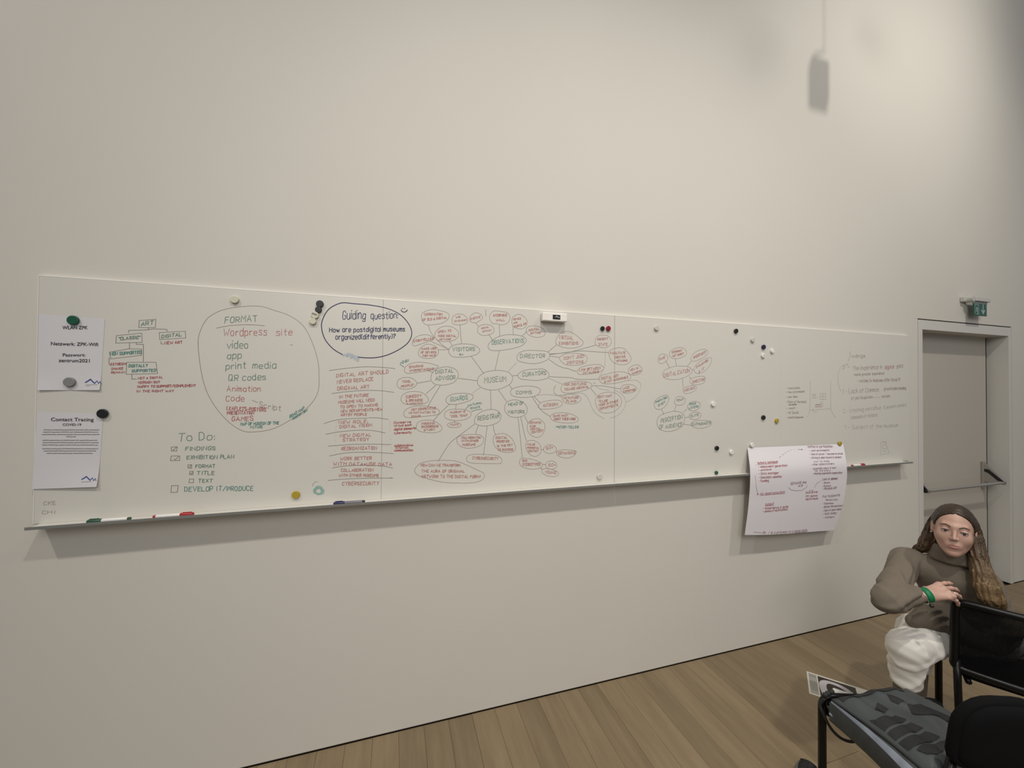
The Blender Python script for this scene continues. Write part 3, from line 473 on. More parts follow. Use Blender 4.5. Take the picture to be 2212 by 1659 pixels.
STROKES = [
 ('d', [-963,1886,-963,1876]),
 ('d', [-1028,1862,-1027,1871,-977,1875,-949,1881,-902,1882,-900,1874]),
 ('d', [-920,1831,-920,1821,-912,1821]),
 ('d', [-1024,1822,-1024,1798]),
 ('d', [-1002,1823,-1002,1816,-979,1817,-978,1747]),
 ('d', [-1088,1759,-1088,1734,-1083,1731]),
 ('d', [-1015,1694,-1014,1675,-999,1676]),
 ('w', [390,1980,408,1962]),
 ('w', [154,1955,168,1920,191,1892,220,1864,256,1839]),
 ('w', [168,1877,206,1861,255,1842]),
 ('w', [203,1836,252,1839]),
 ('d', [459,1925,480,1896]),
 ('d', [442,2051,444,2018]),
 ('d', [515,1978,518,1919]),
 ('d', [260,1879,272,1862]),
 ('d', [310,1967,319,1871]),
 ('d', [369,1809,435,1723]),
 ('d', [158,1732,180,1723]),
 ('d', [103,1670,167,1682]),
 ('d', [193,1661,147,1619]),
 ('d', [216,1661,176,1594,156,1557]),
 ('d', [303,1697,400,1686]),
 ('d', [516,1841,494,1740]),
 ('d', [588,1714,617,1717]),
 ('d', [570,1667,586,1646]),
 ('d', [471,1639,475,1540]),
 ('d', [514,1638,557,1580]),
 ('s', [566,1737,610,1784]),
 ('s', [417,1651,378,1624]),
 ('b', [25,2023,30,2015,41,2013,50,2018,54,2024]),
 ('b', [31,2030,33,2029]),
 ('b', [41,2031,43,2030]),
 ('G', [24,1763,25,1758,42,1747]),
 ('d', [260,1566,220,1527,183,1487]),
 ('d', [295,1564,292,1542]),
 ('d', [390,1466,326,1420,270,1378,239,1336,208,1285]),
 ('d', [409,1456,400,1436,394,1414]),
 ('d', [454,1453,445,1375,436,1307]),
 ('d', [486,1459,491,1431,499,1408]),
 ('R', [287,1486,287,1476]),
 ('R', [1,1366,86,1368]),
 ('R', [1,1344,87,1342]),
 ('G', [342,1542,356,1555]),
 ('G', [372,1529,400,1538,427,1541]),
 ('d', [590,1977,592,1928]),
 ('d', [670,1952,639,1924]),
 ('d', [837,1886,786,1844]),
 ('d', [800,1824,856,1818]),
 ('d', [795,1805,841,1776,879,1762,907,1758,935,1748,958,1746]),
 ('d', [797,1713,841,1711,921,1709,974,1700,1098,1703]),
 ('s', [787,1705,824,1692,873,1673]),
 ('s', [1063,1686,1060,1681,1067,1675]),
 ('s', [1071,1686,1068,1681,1075,1675]),
 ('s', [831,1660,823,1641,825,1625,835,1616,869,1609]),
 ('d', [798,1835,895,1845,971,1864,1076,1894]),
 ('d', [800,1832,880,1844,943,1854,1001,1858,1079,1856,1157,1854]),
 ('s', [1135,1870,1135,1850,1132,1784,1126,1762,1105,1730,1092,1707]),
 ('d', [1048,1664,1112,1666,1182,1656,1235,1650]),
 ('d', [1043,1653,1080,1612]),
 ('d', [710,1605,746,1571]),
 ('d', [699,1603,728,1561,755,1528,803,1498]),
 ('d', [656,1502,678,1462]),
 ('d', [635,1498,646,1451,657,1405,668,1372]),
 ('d', [752,1321,765,1322]),
 ('d', [838,1307,845,1305]),
 ('d', [620,1494,633,1394,645,1282]),
 ('d', [760,1244,777,1241]),
 ('d', [746,1224,759,1216]),
 ('s', [728,1613,782,1616,836,1611,871,1603]),
 ('s', [836,1668,822,1649,825,1628,850,1613,920,1620,976,1625,1010,1616,1034,1585,1049,1550,1078,1511,1130,1480]),
 ('s', [1283,1697,1335,1700,1367,1680,1362,1644,1336,1607,1299,1585,1271,1574]),
 ('s', [1165,1484,1212,1496,1253,1531,1268,1567,1258,1603,1227,1629,1192,1643]),
 ('s', [1080,1660,1112,1647,1162,1642]),
 ('G', [834,1442,850,1442]),
 ('G', [844,1446,850,1442,844,1438]),
 ('d', [-287,1724,-228,1734,-143,1744,-60,1744,0,1739]),
 ('d', [-276,1619,-210,1628,-125,1634,-55,1632,-4,1625]),
 ('d', [-307,1482,-258,1497,-192,1503,-120,1504]),
 ('d', [-117,1505,-72,1504,-29,1496]),
 ('d', [-300,1433,-241,1443,-167,1448,-99,1445,-41,1432]),
 ('d', [-289,1379,-190,1383,-105,1382,-17,1376]),
 ('d', [-282,1334,-223,1344,-156,1346,-70,1340,-3,1333]),
 ('d', [-270,1279,-206,1285,-121,1283,-52,1276,-6,1264]),
 ('d', [-288,1223,-205,1225,-103,1222,-3,1216,-16,1220]),
 ('s', [-256,1488,-256,1485]),
 ('s', [-256,1470,-256,1467]),
 ('s', [-257,1451,-258,1448]),
 ('s', [-257,1427,-258,1424]),
 ('s', [-258,1406,-258,1403]),
 ('s', [-260,1383,-260,1380]),
 ('s', [-260,1360,-261,1357]),
 ('s', [-256,1340,-256,1337]),
 ('s', [-22,1488,-22,1484]),
 ('s', [-20,1476,-20,1473]),
 ('s', [-21,1461,-21,1458]),
 ('s', [-21,1443,-21,1440]),
 ('s', [-18,1420,-18,1418]),
 ('s', [-16,1402,-16,1399]),
 ('s', [-13,1380,-14,1376]),
 ('s', [-12,1361,-12,1358]),
 ('s', [-13,1344,-13,1341]),
 ('w', [-728,1896,-674,1910,-606,1917,-550,1915]),
 ('w', [-593,1589,-572,1579]),
 ('w', [-448,1835,-439,1835]),
 ('b', [-232,1798,-273,1824,-307,1866,-322,1917,-318,1957,-292,2006,-242,2037,-190,2038,-114,2036,-42,2026,16,2003,57,1963,76,1918,65,1875,29,1839,-29,1806,-83,1790,-132,1787,-165,1789]),
 ('B', [-229,1794,-208,1804,-191,1801,-215,1791,-188,1796,-170,1792,-201,1784,-181,1787,-167,1785,-181,1779,-165,1780,-170,1774,-165,1772]),
 ('d', [-879,1397,-859,1397,-861,1379,-879,1381,-879,1397]),
 ('d', [-874,1388,-871,1383,-862,1396]),
 ('d', [-879,1360,-850,1359,-850,1340,-881,1341,-879,1360]),
 ('d', [-870,1349,-865,1344,-853,1357]),
 ('d', [-821,1321,-808,1321,-808,1306,-821,1307,-821,1321]),
 ('d', [-818,1314,-815,1310,-810,1318]),
 ('d', [-814,1294,-802,1293,-803,1278,-815,1280,-814,1294]),
 ('d', [-812,1286,-809,1282,-804,1290]),
 ('d', [-815,1262,-800,1261,-801,1245,-816,1246,-815,1262]),
 ('d', [-876,1238,-853,1237,-856,1210,-878,1210,-876,1238]),
 ('T', [-306,1177,-304,1166,-314,1161,-328,1163,-336,1168,-338,1174,-340,1182,-341,1192,-334,1199,-320,1200,-311,1192,-310,1182,-314,1173,-317,1168,-323,1166,-335,1166,-346,1170,-347,1179,-340,1189,-333,1196,-326,1196,-316,1190,-305,1183,-302,1176,-309,1169,-320,1162,-328,1160,-335,1164,-343,1174,-348,1184,-342,1190,-331,1191,-322,1190,-317,1187,-313,1180,-310,1170,-313,1162,-324,1160,-335,1165,-338,1173,-337,1180,-337,1186,-334,1191,-324,1194,-313,1192,-309,1184,-313,1175,-318,1168,-322,1166,-330,1168,-341,1172,-346,1177,-343,1185,-334,1193,-328,1196,-321,1194,-313,1186,-306,1178,-308,1173,-317,1169,-326,1166,-331,1167,-336,1172,-342,1181,-341,1189,-333,1192,-323,1190,-318,1186,-317,1181,-315,1175,-315,1168,-322,1163,-332,1164,-338,1170,-337,1178,-335,1184,-332,1187,-327,1189,-318,1188,-311,1184,-311,1178,-317,1170,-322,1166,-327,1167,-334,1171,-342,1177,-343,1182,-337,1187,-329,1191,-324,1192]),
 ('T', [-352,1201,-344,1217,-331,1220]),
 ('d', [1542,1818,1566,1779]),
 ('d', [1609,1833,1616,1791]),
 ('d', [1726,1820,1696,1789]),
 ('d', [1745,1774,1732,1763]),
 ('d', [1710,1728,1723,1712]),
 ('d', [1660,1714,1666,1661]),
 ('d', [1512,1529,1528,1500]),
 ('d', [1614,1551,1602,1517]),
 ('d', [1692,1529,1665,1510]),
 ('d', [1708,1482,1678,1477]),
 ('d', [1662,1440,1721,1432]),
 ('s', [2714,1712,2706,1513,2676,1464]),
 ('s', [2702,1513,2905,1522]),
 ('s', [2905,1522,2929,1483,2952,1460]),
 ('s', [2906,1720,2907,1522]),
 ('s', [2805,1626,2855,1629,2859,1587,2805,1587,2805,1626]),
 ('s', [2805,1607,2857,1608]),
 ('s', [2830,1628,2831,1587]),
 ('s', [2759,1551,2820,1557,2820,1534,2759,1532,2759,1551]),
 ('s', [2736,1529,2734,1510,2755,1499,2778,1507]),
 ('s', [2805,1568,2826,1568,2835,1540]),
 ('s', [3079,1834,3026,1824,2986,1778,2978,1720,2993,1664,3013,1641]),
 ('s', [3063,1839,3079,1834,3067,1822]),
 ('s', [3341,1598,3419,1601]),
 ('s', [3412,1269,3460,1270,3512,1188,3411,1180,3412,1269]),
 ('s', [3434,1274,3478,1276,3473,1252,3434,1250,3433,1227,3473,1222,3468,1202,3433,1206]),
 ('w', [3103,1930,3096,1889,3079,1854]),
 ('w', [2729,1621,2763,1621]),
 ('w', [2729,1610,2767,1611]),
 ('w', [2732,1597,2774,1598]),
 ('R', [2766,1549,2812,1552]),
 ('R', [2762,1538,2816,1541]),
]
CHART_TEXT = [
 ('r', ('Method & techniques',63,110,229,105,16)),
 ('r', ('no appreciation',84,318,288,309,18)),
 ('r', ('Output:',137,392,206,386,18)),
 ('r', ('- experience & skills',121,417,334,410,17)),
 ('r', ('- sense of motivations',122,438,330,427,16)),
 ('r', ('Data-driven',473,320,579,319,14)),
 ('r', ('New agenda',477,342,580,343,13)),
 ('r', ('Digital media',479,363,591,363,14)),
 ('R', ('- employment generation',68,134,304,133,16)),
 ('R', ('- emotions',67,156,170,153,14)),
 ('R', ('- Data manager',66,180,230,178,16)),
 ('R', ('- Education websites',68,205,252,204,16)),
 ('R', ('- Funding',67,230,147,228,17)),
 ('p', ('DEFINING the',334,258,467,252,19)),
 ('p', ('AR',399,274,437,272,16)),
 ('p', ('Method of participation',507,16,734,21,18)),
 ('p', ('- work environments',519,43,697,45,14)),
 ('p', ('- loss of power / become involved',514,67,816,73,14)),
 ('p', ('- strong & open toward & society',512,91,801,97,15)),
 ('p', ('not to miss',540,117,680,118,12)),
 ('p', ('- other visitors/owners',513,136,721,137,13)),
 ('p', ('- scientific story & text',516,163,736,165,13)),
 ('p', ('for the story',539,177,685,181,12)),
 ('p', ('- sharing experience cooperation',521,196,791,200,14)),
 ('p', ('Lack of dilemma',612,238,749,239,17)),
 ('p', ('- Books',612,262,683,261,13)),
 ('p', ('- Posters',615,283,693,283,13)),
 ('p', ('- Physical ART',619,302,752,300,16)),
 ('p', ('Participants',632,354,792,348,17)),
 ('p', ('Person only',666,376,780,376,13)),
 ('p', ('- Experience',644,399,746,401,13)),
 ('p', ('- Better life and story',653,425,845,420,15)),
 ('p', ('- Use of open Ideas',661,451,841,445,15)),
 ('p', ('- Multi reality',670,475,806,472,16)),
 ('p', ('- Content',686,500,792,500,14)),
 ('p', ('/ is a process to create data',203,588,560,587,21)),
]
CHART_STROKES = [
 ('p', [52,113,39,193,50,267,67,313]),
 ('p', [316,274,340,291,388,299,434,297,473,281,477,263]),
 ('p', [601,242,560,258,546,284]),
 ('p', [245,74,263,66]),
 ('p', [276,59,290,52]),
 ('p', [299,47,311,42]),
 ('p', [324,36,336,32]),
 ('p', [354,28,360,27]),
 ('p', [378,25,382,24]),
 ('p', [416,26,454,27]),
 ('p', [450,23,459,28,449,31,450,23,454,27]),
 ('p', [504,300,514,304,505,307,504,300,510,303]),
 ('p', [525,300,536,304,526,308,525,300,531,304]),
 ('p', [71,573,160,580]),
 ('p', [443,592,561,589]),
 ('r', [63,114,228,111]),
 ('r', [84,322,289,313]),
 ('r', [137,395,207,391]),
 ('r', [157,569,183,579,161,588,157,569,171,579]),
 ('r', [60,308,74,314,61,319,60,308,67,314]),
]
WIFI_TEXT = [('WLAN ZPK',-1233,1865,-1156,1869,13),('Netzwerk: ZPK-Wifi',-1266,1802,-1123,1804,13),('Passwort:',-1230,1760,-1162,1762,12),('zentrum2021',-1242,1738,-1148,1739,13)]
WIFI_STROKES = [('L',3.2,[-1159,1660,-1151,1666,-1144,1673,-1137,1664,-1130,1657]),('L',1.8,[-1130,1657,-1123,1667,-1118,1656,-1114,1664,-1110,1656]),('s',1.2,[-1158,1651,-1122,1652]),('s',1,[-1158,1646,-1144,1646])]
TRACING_TEXT = [('Contact Tracing',-1261,1511,-1132,1508,13),('COVID-19',-1226,1492,-1170,1491,9)]
TRACING_STROKES = [('s',2.4,[-1281,1478,-1273,1478]),('s',2.4,[-1271,1478,-1262,1477]),('s',2.4,[-1259,1477,-1254,1477]),('s',2.4,[-1251,1477,-1235,1477]),('s',2.4,[-1233,1477,-1222,1476]),('s',2.4,[-1220,1476,-1208,1476]),('s',2.4,[-1206,1476,-1199,1476]),('s',2.4,[-1197,1476,-1191,1476]),('s',2.4,[-1189,1476,-1183,1475]),('s',2.4,[-1181,1475,-1176,1475]),('s',2.4,[-1174,1475,-1163,1475]),('s',2.4,[-1160,1475,-1147,1475]),('s',2.4,[-1144,1474,-1135,1474]),('s',2.4,[-1133,1474,-1115,1474]),('s',2.4,[-1282,1469,-1266,1469]),('s',2.4,[-1264,1469,-1259,1469]),('s',2.4,[-1256,1468,-1248,1468]),('s',2.4,[-1246,1468,-1234,1468]),('s',2.4,[-1231,1468,-1218,1468]),('s',2.4,[-1216,1468,-1206,1467]),('s',2.4,[-1203,1467,-1195,1467]),('s',2.4,[-1192,1467,-1175,1466]),('s',2.4,[-1173,1466,-1166,1466]),('s',2.4,[-1163,1466,-1145,1466]),('s',2.4,[-1143,1466,-1137,1465]),('s',2.4,[-1134,1465,-1126,1465]),('s',2.4,[-1123,1465,-1118,1465]),('s',2.4,[-1286,1460,-1281,1460]),('s',2.4,[-1279,1460,-1261,1460]),('s',2.4,[-1259,1460,-1245,1459]),('s',2.4,[-1242,1459,-1225,1459]),('s',2.4,[-1223,1459,-1214,1458]),('s',2.4,[-1212,1458,-1195,1458]),('s',2.4,[-1192,1458,-1184,1458]),('s',2.4,[-1181,1457,-1174,1457]),('s',2.4,[-1171,1457,-1164,1457]),('s',2.4,[-1162,1457,-1152,1457]),('s',2.4,[-1150,1457,-1141,1456]),('s',2.4,[-1138,1456,-1123,1456]),('s',2.4,[-1121,1456,-1114,1456]),('s',2.4,[-1214,1450,-1198,1449]),('s',2.4,[-1195,1449,-1186,1449]),('s',2.4,[-1284,1438,-1266,1438]),('s',2.4,[-1264,1437,-1246,1437]),('s',2.4,[-1244,1437,-1234,1436]),('s',2.4,[-1231,1436,-1226,1436]),('s',2.4,[-1223,1436,-1205,1436]),('s',2.4,[-1203,1435,-1189,1435]),('s',2.4,[-1186,1435,-1177,1435]),('s',2.4,[-1174,1434,-1159,1434]),('s',2.4,[-1157,1434,-1146,1434]),('s',2.4,[-1144,1433,-1131,1433]),('s',2.4,[-1128,1433,-1120,1433]),('s',2.4,[-1283,1429,-1276,1429]),('s',2.4,[-1274,1429,-1266,1429]),('s',2.4,[-1264,1429,-1252,1428]),('s',2.4,[-1250,1428,-1241,1428]),('s',2.4,[-1239,1428,-1233,1428]),('s',2.4,[-1231,1428,-1213,1427]),('s',2.4,[-1211,1427,-1193,1426]),('s',2.4,[-1190,1426,-1177,1426]),('s',2.4,[-1175,1426,-1156,1425]),('s',2.4,[-1154,1425,-1145,1425]),('s',2.4,[-1142,1424,-1138,1424]),('s',2.4,[-1135,1424,-1126,1424]),('s',2.4,[-1124,1424,-1116,1424]),('s',2.4,[-1285,1420,-1270,1420]),('s',2.4,[-1267,1420,-1249,1419]),('s',2.4,[-1247,1419,-1238,1418]),('s',2.4,[-1235,1418,-1218,1418]),('s',2.4,[-1215,1418,-1199,1417]),('s',2.4,[-1196,1417,-1184,1417]),('s',2.4,[-1181,1416,-1174,1416]),('s',2.4,[-1171,1416,-1160,1416]),('s',2.4,[-1158,1416,-1146,1415]),('s',2.4,[-1144,1415,-1130,1415]),('s',2.4,[-1127,1414,-1118,1414]),('s',2.4,[-1284,1406,-1273,1406]),('s',2.4,[-1271,1406,-1260,1405]),('s',2.4,[-1257,1405,-1250,1405]),('s',2.4,[-1248,1405,-1240,1404]),('s',2.4,[-1238,1404,-1229,1404]),('s',2.4,[-1226,1404,-1218,1404]),('s',2.4,[-1216,1404,-1198,1403]),('s',2.4,[-1196,1403,-1178,1402]),('s',2.4,[-1176,1402,-1171,1402]),('s',2.4,[-1169,1402,-1163,1402]),('s',2.4,[-1160,1401,-1155,1401]),('s',2.4,[-1153,1401,-1141,1401]),('s',2.4,[-1139,1400,-1124,1400]),('s',2.4,[-1121,1400,-1117,1400]),('s',2.4,[-1280,1397,-1268,1397]),('s',2.4,[-1266,1397,-1253,1396]),('s',2.4,[-1251,1396,-1236,1396]),('s',2.4,[-1234,1396,-1222,1395]),('s',2.4,[-1220,1395,-1204,1394]),('s',2.4,[-1202,1394,-1192,1394]),('s',2.4,[-1190,1394,-1183,1394]),('s',2.4,[-1180,1393,-1165,1393]),('s',2.4,[-1163,1393,-1155,1392]),('s',2.4,[-1153,1392,-1147,1392]),('s',2.4,[-1145,1392,-1133,1392]),('s',2.4,[-1131,1391,-1123,1391]),('s',2.4,[-1271,1388,-1257,1388]),('s',2.4,[-1254,1387,-1240,1387]),('s',2.4,[-1238,1387,-1226,1386]),('s',2.4,[-1224,1386,-1215,1386]),('s',2.4,[-1213,1386,-1206,1385]),('s',2.4,[-1204,1385,-1194,1385]),('s',2.4,[-1191,1385,-1180,1384]),('s',2.4,[-1178,1384,-1161,1384]),('s',2.4,[-1159,1383,-1144,1383]),('s',2.4,[-1142,1383,-1134,1382]),('L',3.0,[-1162,1283,-1155,1288,-1149,1293,-1142,1285,-1136,1278]),('L',1.7,[-1136,1278,-1130,1287,-1125,1276,-1121,1284,-1118,1276]),('s',1.2,[-1163,1273,-1132,1273])]
# ---------------------------------------------------------------- whiteboard with its writing
YF = -0.015                                   # enamel face of the board
ZB, ZT = 1.1205, 2.066
JX = [-1.306, -0.0566, 1.1962, 2.449, 3.731]
wb = thing('whiteboard', 'long white enamel wall board of four panels covered in handwritten notes', 'whiteboard', (1.2, 0.0, ZB))
for i in range(4):
    g0 = 0.0 if i == 0 else 0.0004; g1 = 0.0 if i == 3 else (0.0014 if i == 1 else 0.0004)
    under(obj('panel', B(JX[i]+g0, JX[i+1]-g1, YF, -0.002, ZB, ZT, 0.0008, 1), M['board']), wb)
for i in (1, 2, 3): under(obj('panel_joint', B(JX[i]-0.01, JX[i]+0.01, -0.0085, -0.001, ZB+0.002, ZT-0.002), M['joint' if i == 2 else 'joint_light']), wb)
under(obj('top_edge', B(JX[0]-0.002, JX[4]+0.002, YF-0.0003, -0.001, ZT, ZT+0.0045, 0.0006, 1), M['board_edge']), wb)
under(obj('end_strip', B(JX[0]-0.003, JX[0]-0.0005, YF-0.0002, -0.001, ZB, ZT, 0.0005, 1), M['board_edge']), wb)
under(obj('end_strip', B(JX[4]+0.0005, JX[4]+0.003, YF-0.0002, -0.001, ZB, ZT, 0.0005, 1), M['board']), wb)
# pen tray: two lengths of folded sheet, a flat shelf with a short turned-down front lip
def tray(x0, x1):
    pr = [(-0.002, 1.1205), (-0.0752, 1.1205), (-0.0752, 1.1175), (-0.002, 1.1175)]
    bm = bmesh.new(); A = [bm.verts.new((x0, y, z)) for y, z in pr]; D = [bm.verts.new((x1, y, z)) for y, z in pr]; n = len(pr)
    bm.faces.new(A); bm.faces.new(D[::-1])
    for i in range(n): bm.faces.new((A[i], D[i], D[(i+1) % n], A[(i+1) % n]))
    bmesh.ops.recalc_face_normals(bm, faces=bm.faces); return bm
under(obj('pen_tray', tray(-1.290, 1.1953), M['tray']), wb); under(obj('pen_tray', tray(1.1972, 3.655), M['tray']), wb)

for a_, b_ in ((-1.290, 1.1953), (1.1972, 3.655)):
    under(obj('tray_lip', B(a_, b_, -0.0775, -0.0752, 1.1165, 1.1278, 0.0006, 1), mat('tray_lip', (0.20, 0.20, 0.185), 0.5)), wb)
YI = YF-0.0003
place = lambda x, z: (x/1000.0, YI, z/1000.0)
def pairs(L): return [(L[i], L[i+1]) for i in range(0, len(L), 2)]
WID = {'b': 2.9, 'g': 2.3, 'G': 2.2, 'r': 2.0, 'R': 2.1, 'd': 1.9, 'w': 1.8, 's': 1.6, 'B': 9.0, 'T': 2.4, 'k': 2.6, 'L': 3.0, 'p': 2.8}
def dens(tc, h): return min(WID[tc], h*0.17) if tc != 'b' else WID[tc]
for oc, tc, P, T in BUBBLES:
    sq = len(P) <= 10
    Q = pairs(P)
    loop = (Q+[Q[0]]) if sq else catmull(Q, 5, True)
    if not sq: loop = loop+loop[:3]
    bub = under(ink_mesh('drawn_box' if sq else 'drawn_bubble', [loop], WID[oc], M['ink_'+oc], None, place), wb)
    for s, x0, z0, x1, z1, h in T:
        under(ink_mesh('lettering', lay_text(s, x0, z0, x1, z1, h*.84), dens(tc, h), M['ink_'+tc], None, lambda x, z: (x/1000.0, YI-0.0002, z/1000.0)), bub)
for tc, (s, x0, z0, x1, z1, h) in NOTES:
    st = lay_text(s, x0, z0, x1, z1, h*(.86 if tc != 'b' else .82))
    if tc == 'b': st = [catmull(q, 3) if len(q) > 2 else q for q in st]
    under(ink_mesh('lettering', st, dens(tc, h), M['ink_'+tc], None, lambda x, z: (x/1000.0, YI-0.0002, z/1000.0)), wb)
for oc, P in STROKES:
    Q = pairs(P)
    sharp = False
    for a_, b_, c_ in zip(Q, Q[1:], Q[2:]):
        u_ = np.subtract(b_, a_); v_ = np.subtract(c_, b_); sharp |= float(u_@v_) < 0.35*np.linalg.norm(u_)*np.linalg.norm(v_)
    if len(Q) > 2 and Q[0] != Q[-1] and (not sharp or oc in 'bT') and len(Q) < 60: Q = catmull(Q, 5)
    under(ink_mesh('drawn_line', [Q], WID[oc] if oc != 'b' else 3.8, M['ink_'+oc], None, lambda x, z: (x/1000.0, YI-0.0002, z/1000.0)), wb)

# ---------------------------------------------------------------- magnets
MC = {'green': (0.005, 0.085, 0.045), 'grey': (0.23, 0.23, 0.225), 'black': (0.010, 0.010, 0.011), 'cream': (0.62, 0.60, 0.46), 'yellow': (0.42, 0.31, 0.03), 'red': (0.22, 0.008, 0.02),
      'navy': (0.016, 0.012, 0.06), 'white': (0.78, 0.77, 0.73), 'pale': (0.58, 0.55, 0.48)}
for k_, c_ in MC.items(): M['mag_'+k_] = mat('magnet_'+k_, c_, 0.35)
MAGS = [
 ('green', -1.198, 1.901, .0185, 'green round magnet pinning the top of the wifi notice', -.017),
 ('grey', -1.205, 1.661, .0185, 'grey round magnet near the bottom of the wifi notice', -.017),
 ('black', -1.102, 1.538, .0180, 'black round magnet at the top right corner of the contact tracing notice', -.017),
 ('cream', -.662, 2.021, .0165, 'cream round magnet alone above the big FORMAT bubble', YF),
 ('black', -.3295, 2.0257, .0158, 'top black magnet of the slanting row beside the guiding question bubble', YF),
 ('black', -.335, 1.999, .0142, 'lower black magnet of the slanting row beside the guiding question bubble', YF),
 ('cream', -.349, 1.973, .0160, 'cream magnet with a small grey label in the slanting row of four', YF),
 ('cream', -.3575, 1.945, .0148, 'plain cream magnet at the bottom of the slanting row of four', YF),
 ('yellow', -.417, 1.168, .0170, 'yellow round magnet above the tray beside the green scribble', YF),
 ('black', 1.114, 1.988, .0128, 'black magnet directly left of the red magnet', YF),
 ('red', 1.151, 1.990, .0142, 'dark red round magnet beside the panel joint', YF),
 ('pale', 1.472, 2.009, .0152, 'beige magnet near the top edge right of the panel joint', YF),
 ('black', 2.066, 2.021, .0145, 'black magnet highest on the right half of the board', YF),
 ('pale', 2.202, 1.970, .0150, 'beige magnet up left of the navy magnet', YF),
 ('navy', 2.293, 1.928, .0150, 'navy blue round magnet on the right half of the board', YF),
 ('white', 2.368, 1.905, .0150, 'white magnet right of the navy magnet', YF),
 ('white', 2.289, 1.872, .0150, 'white magnet with a dark mark just below the navy magnet', YF),
 ('white', 1.886, 1.560, .0155, 'white magnet alone at mid height right of the green audience diagram', YF),
 ('black', 2.290, 1.470, .0147, 'black magnet left of the small yellow magnet at mid height', YF),
 ('yellow', 2.405, 1.4465, .0148, 'small dull yellow magnet at mid height left of the thin list', YF),
 ('black', 1.914, 1.286, .0140, 'black magnet low on the board left of the flip chart sheet', YF),
 ('white', 2.028, 1.257, .0145, 'white magnet low on the board right of a black magnet', YF),
 ('pale', 1.099, 1.159, .0155, 'off white magnet just above the tray left of the panel joint', YF),
 ('white', 2.189, 1.2965, .0140, 'white magnet holding the top left corner of the flip chart sheet', -.0215),
 ('yellow', 2.9765, 1.278, .0150, 'dull yellow magnet holding the top right corner of the flip chart sheet', -.0215),
 ('green', 1.9106, 1.1345, .0105, 'tiny dark green magnet at the tray below a black magnet', YF)]
GRP = {'black': 'black board magnets', 'white': 'white board magnets', 'cream': 'cream board magnets', 'yellow': 'yellow board magnets', 'pale': 'beige board magnets', 'green': 'green board magnets'}
for col, x, z, r, lab, yf in MAGS:
    h = 0.009 if r > 0.0165 else 0.0105
    o = obj('board_magnet', disc(bmesh.new(), (0, 0, 0), r, h, 24), M['mag_'+col], smooth=False); o.location = (x, yf-0.0002, z)
    for p in o.data.polygons: p.use_smooth = len(p.vertices) == 4
    tag(o, lab, 'magnet', GRP.get(col))
    if 'grey label' in lab:
        q = obj('label_patch', B(-0.0125, 0.0095, -h-0.0008, -h+0.0003, -0.0035, 0.0035), M['mag_grey'], o); q.rotation_euler = (0, 0.30, 0); q.location = (0, 0, 0.004)
    if 'dark mark' in lab:
        q = obj('dark_mark', B(-0.002, 0.002, -h-0.0006, -h+0.0003, -0.007, 0.005), M['mag_grey'], o); q.rotation_euler = (0, 0.5, 0); q.location = (0.003, 0, 0)
# ---------------------------------------------------------------- paper notices
M['paper'] = mat('office_paper', (0.66, 0.65, 0.67), 0.75, noise=0.01, nscale=8)
M['chart_paper'] = mat('chart_paper', (0.70, 0.67, 0.69), 0.8, noise=0.015, nscale=5)
def sheet(name, label, cat, corners, curl, n=14):
    """a paper sheet on the board from its four corners (tl, tr, br, bl in mm); curl(u,v) lifts it off the board"""
    tl, tr, br, bl = [np.array(c, float) for c in corners]
    def S(u, v):
        p = (tl*(1-u)+tr*u)*(1-v)+(bl*(1-u)+br*u)*v
        return np.array((p[0]/1000, YF-0.0006-curl(u, v), p[1]/1000))
    def inv(x, z):
        u = v = 0.5
        for _ in range(12):
            p = S(u, v); e = np.array((x/1000-p[0], z/1000-p[2])); du = (S(u+1e-3, v)-S(u-1e-3, v))/2e-3; dv = (S(u, v+1e-3)-S(u, v-1e-3))/2e-3
            J = np.array(((du[0], dv[0]), (du[2], dv[2]))); s_ = np.linalg.solve(J, e); u += s_[0]; v += s_[1]
        return u, v
    V = []; Fc = []
    for j in range(n+1):
        for i in range(n+1): V.append(S(i/n, j/n))
    for j in range(n):
        for i in range(n): a = j*(n+1)+i; Fc.append((a, a+1, a+n+2, a+n+1))
    N = len(V); V += [v+np.array((0, 0.0003, 0)) for v in V]
    Fc2 = [tuple(k+N for k in f[::-1]) for f in Fc]
    root = thing(name, label, cat, (float(S(.5, .5)[0]), YF, float(S(.5, 1)[2])))
    under(mesh('sheet', V, Fc+Fc2, M['paper'], None, smooth=True), root)
    def on(x, z):
        u, v = inv(x, z); p = S(u, v); return (p[0], p[1]-0.0011, p[2])
    return root, on
def printed(root, on, T, ST, titles):
    for s, x0, z0, x1, z1, h in T:
        V, Fc = print_text(s, x0, (z0+z1)/2, x1, h, 0.011)
        sl = (z1-z0)/(x1-x0); zm = (z0+z1)/2; xm = (x0+x1)/2
        under(mesh('printed_text', [on(x, z+sl*(x-xm)) for x, z in V], Fc, M['ink_k']), root)
    for oc, wd, P in ST:
        under(ink_mesh('logo' if oc == 'L' else 'printed_line', [pairs(P)], wd*(1.15 if oc == 'L' else 0.85), M['ink_'+('d' if oc == 's' else oc)], None, on), root)
r_, on_ = sheet('wifi_notice', 'white paper notice giving the WLAN network and password', 'notice', [(-1304, 1919), (-1104, 1912), (-1113, 1630), (-1300, 1629)],
                lambda u, v: 0.0055*max(0, (v-0.72)/0.28)**2*(0.15+abs(u-0.5)*1.7)+0.0004)
printed(r_, on_, WIFI_TEXT, WIFI_STROKES, 3)
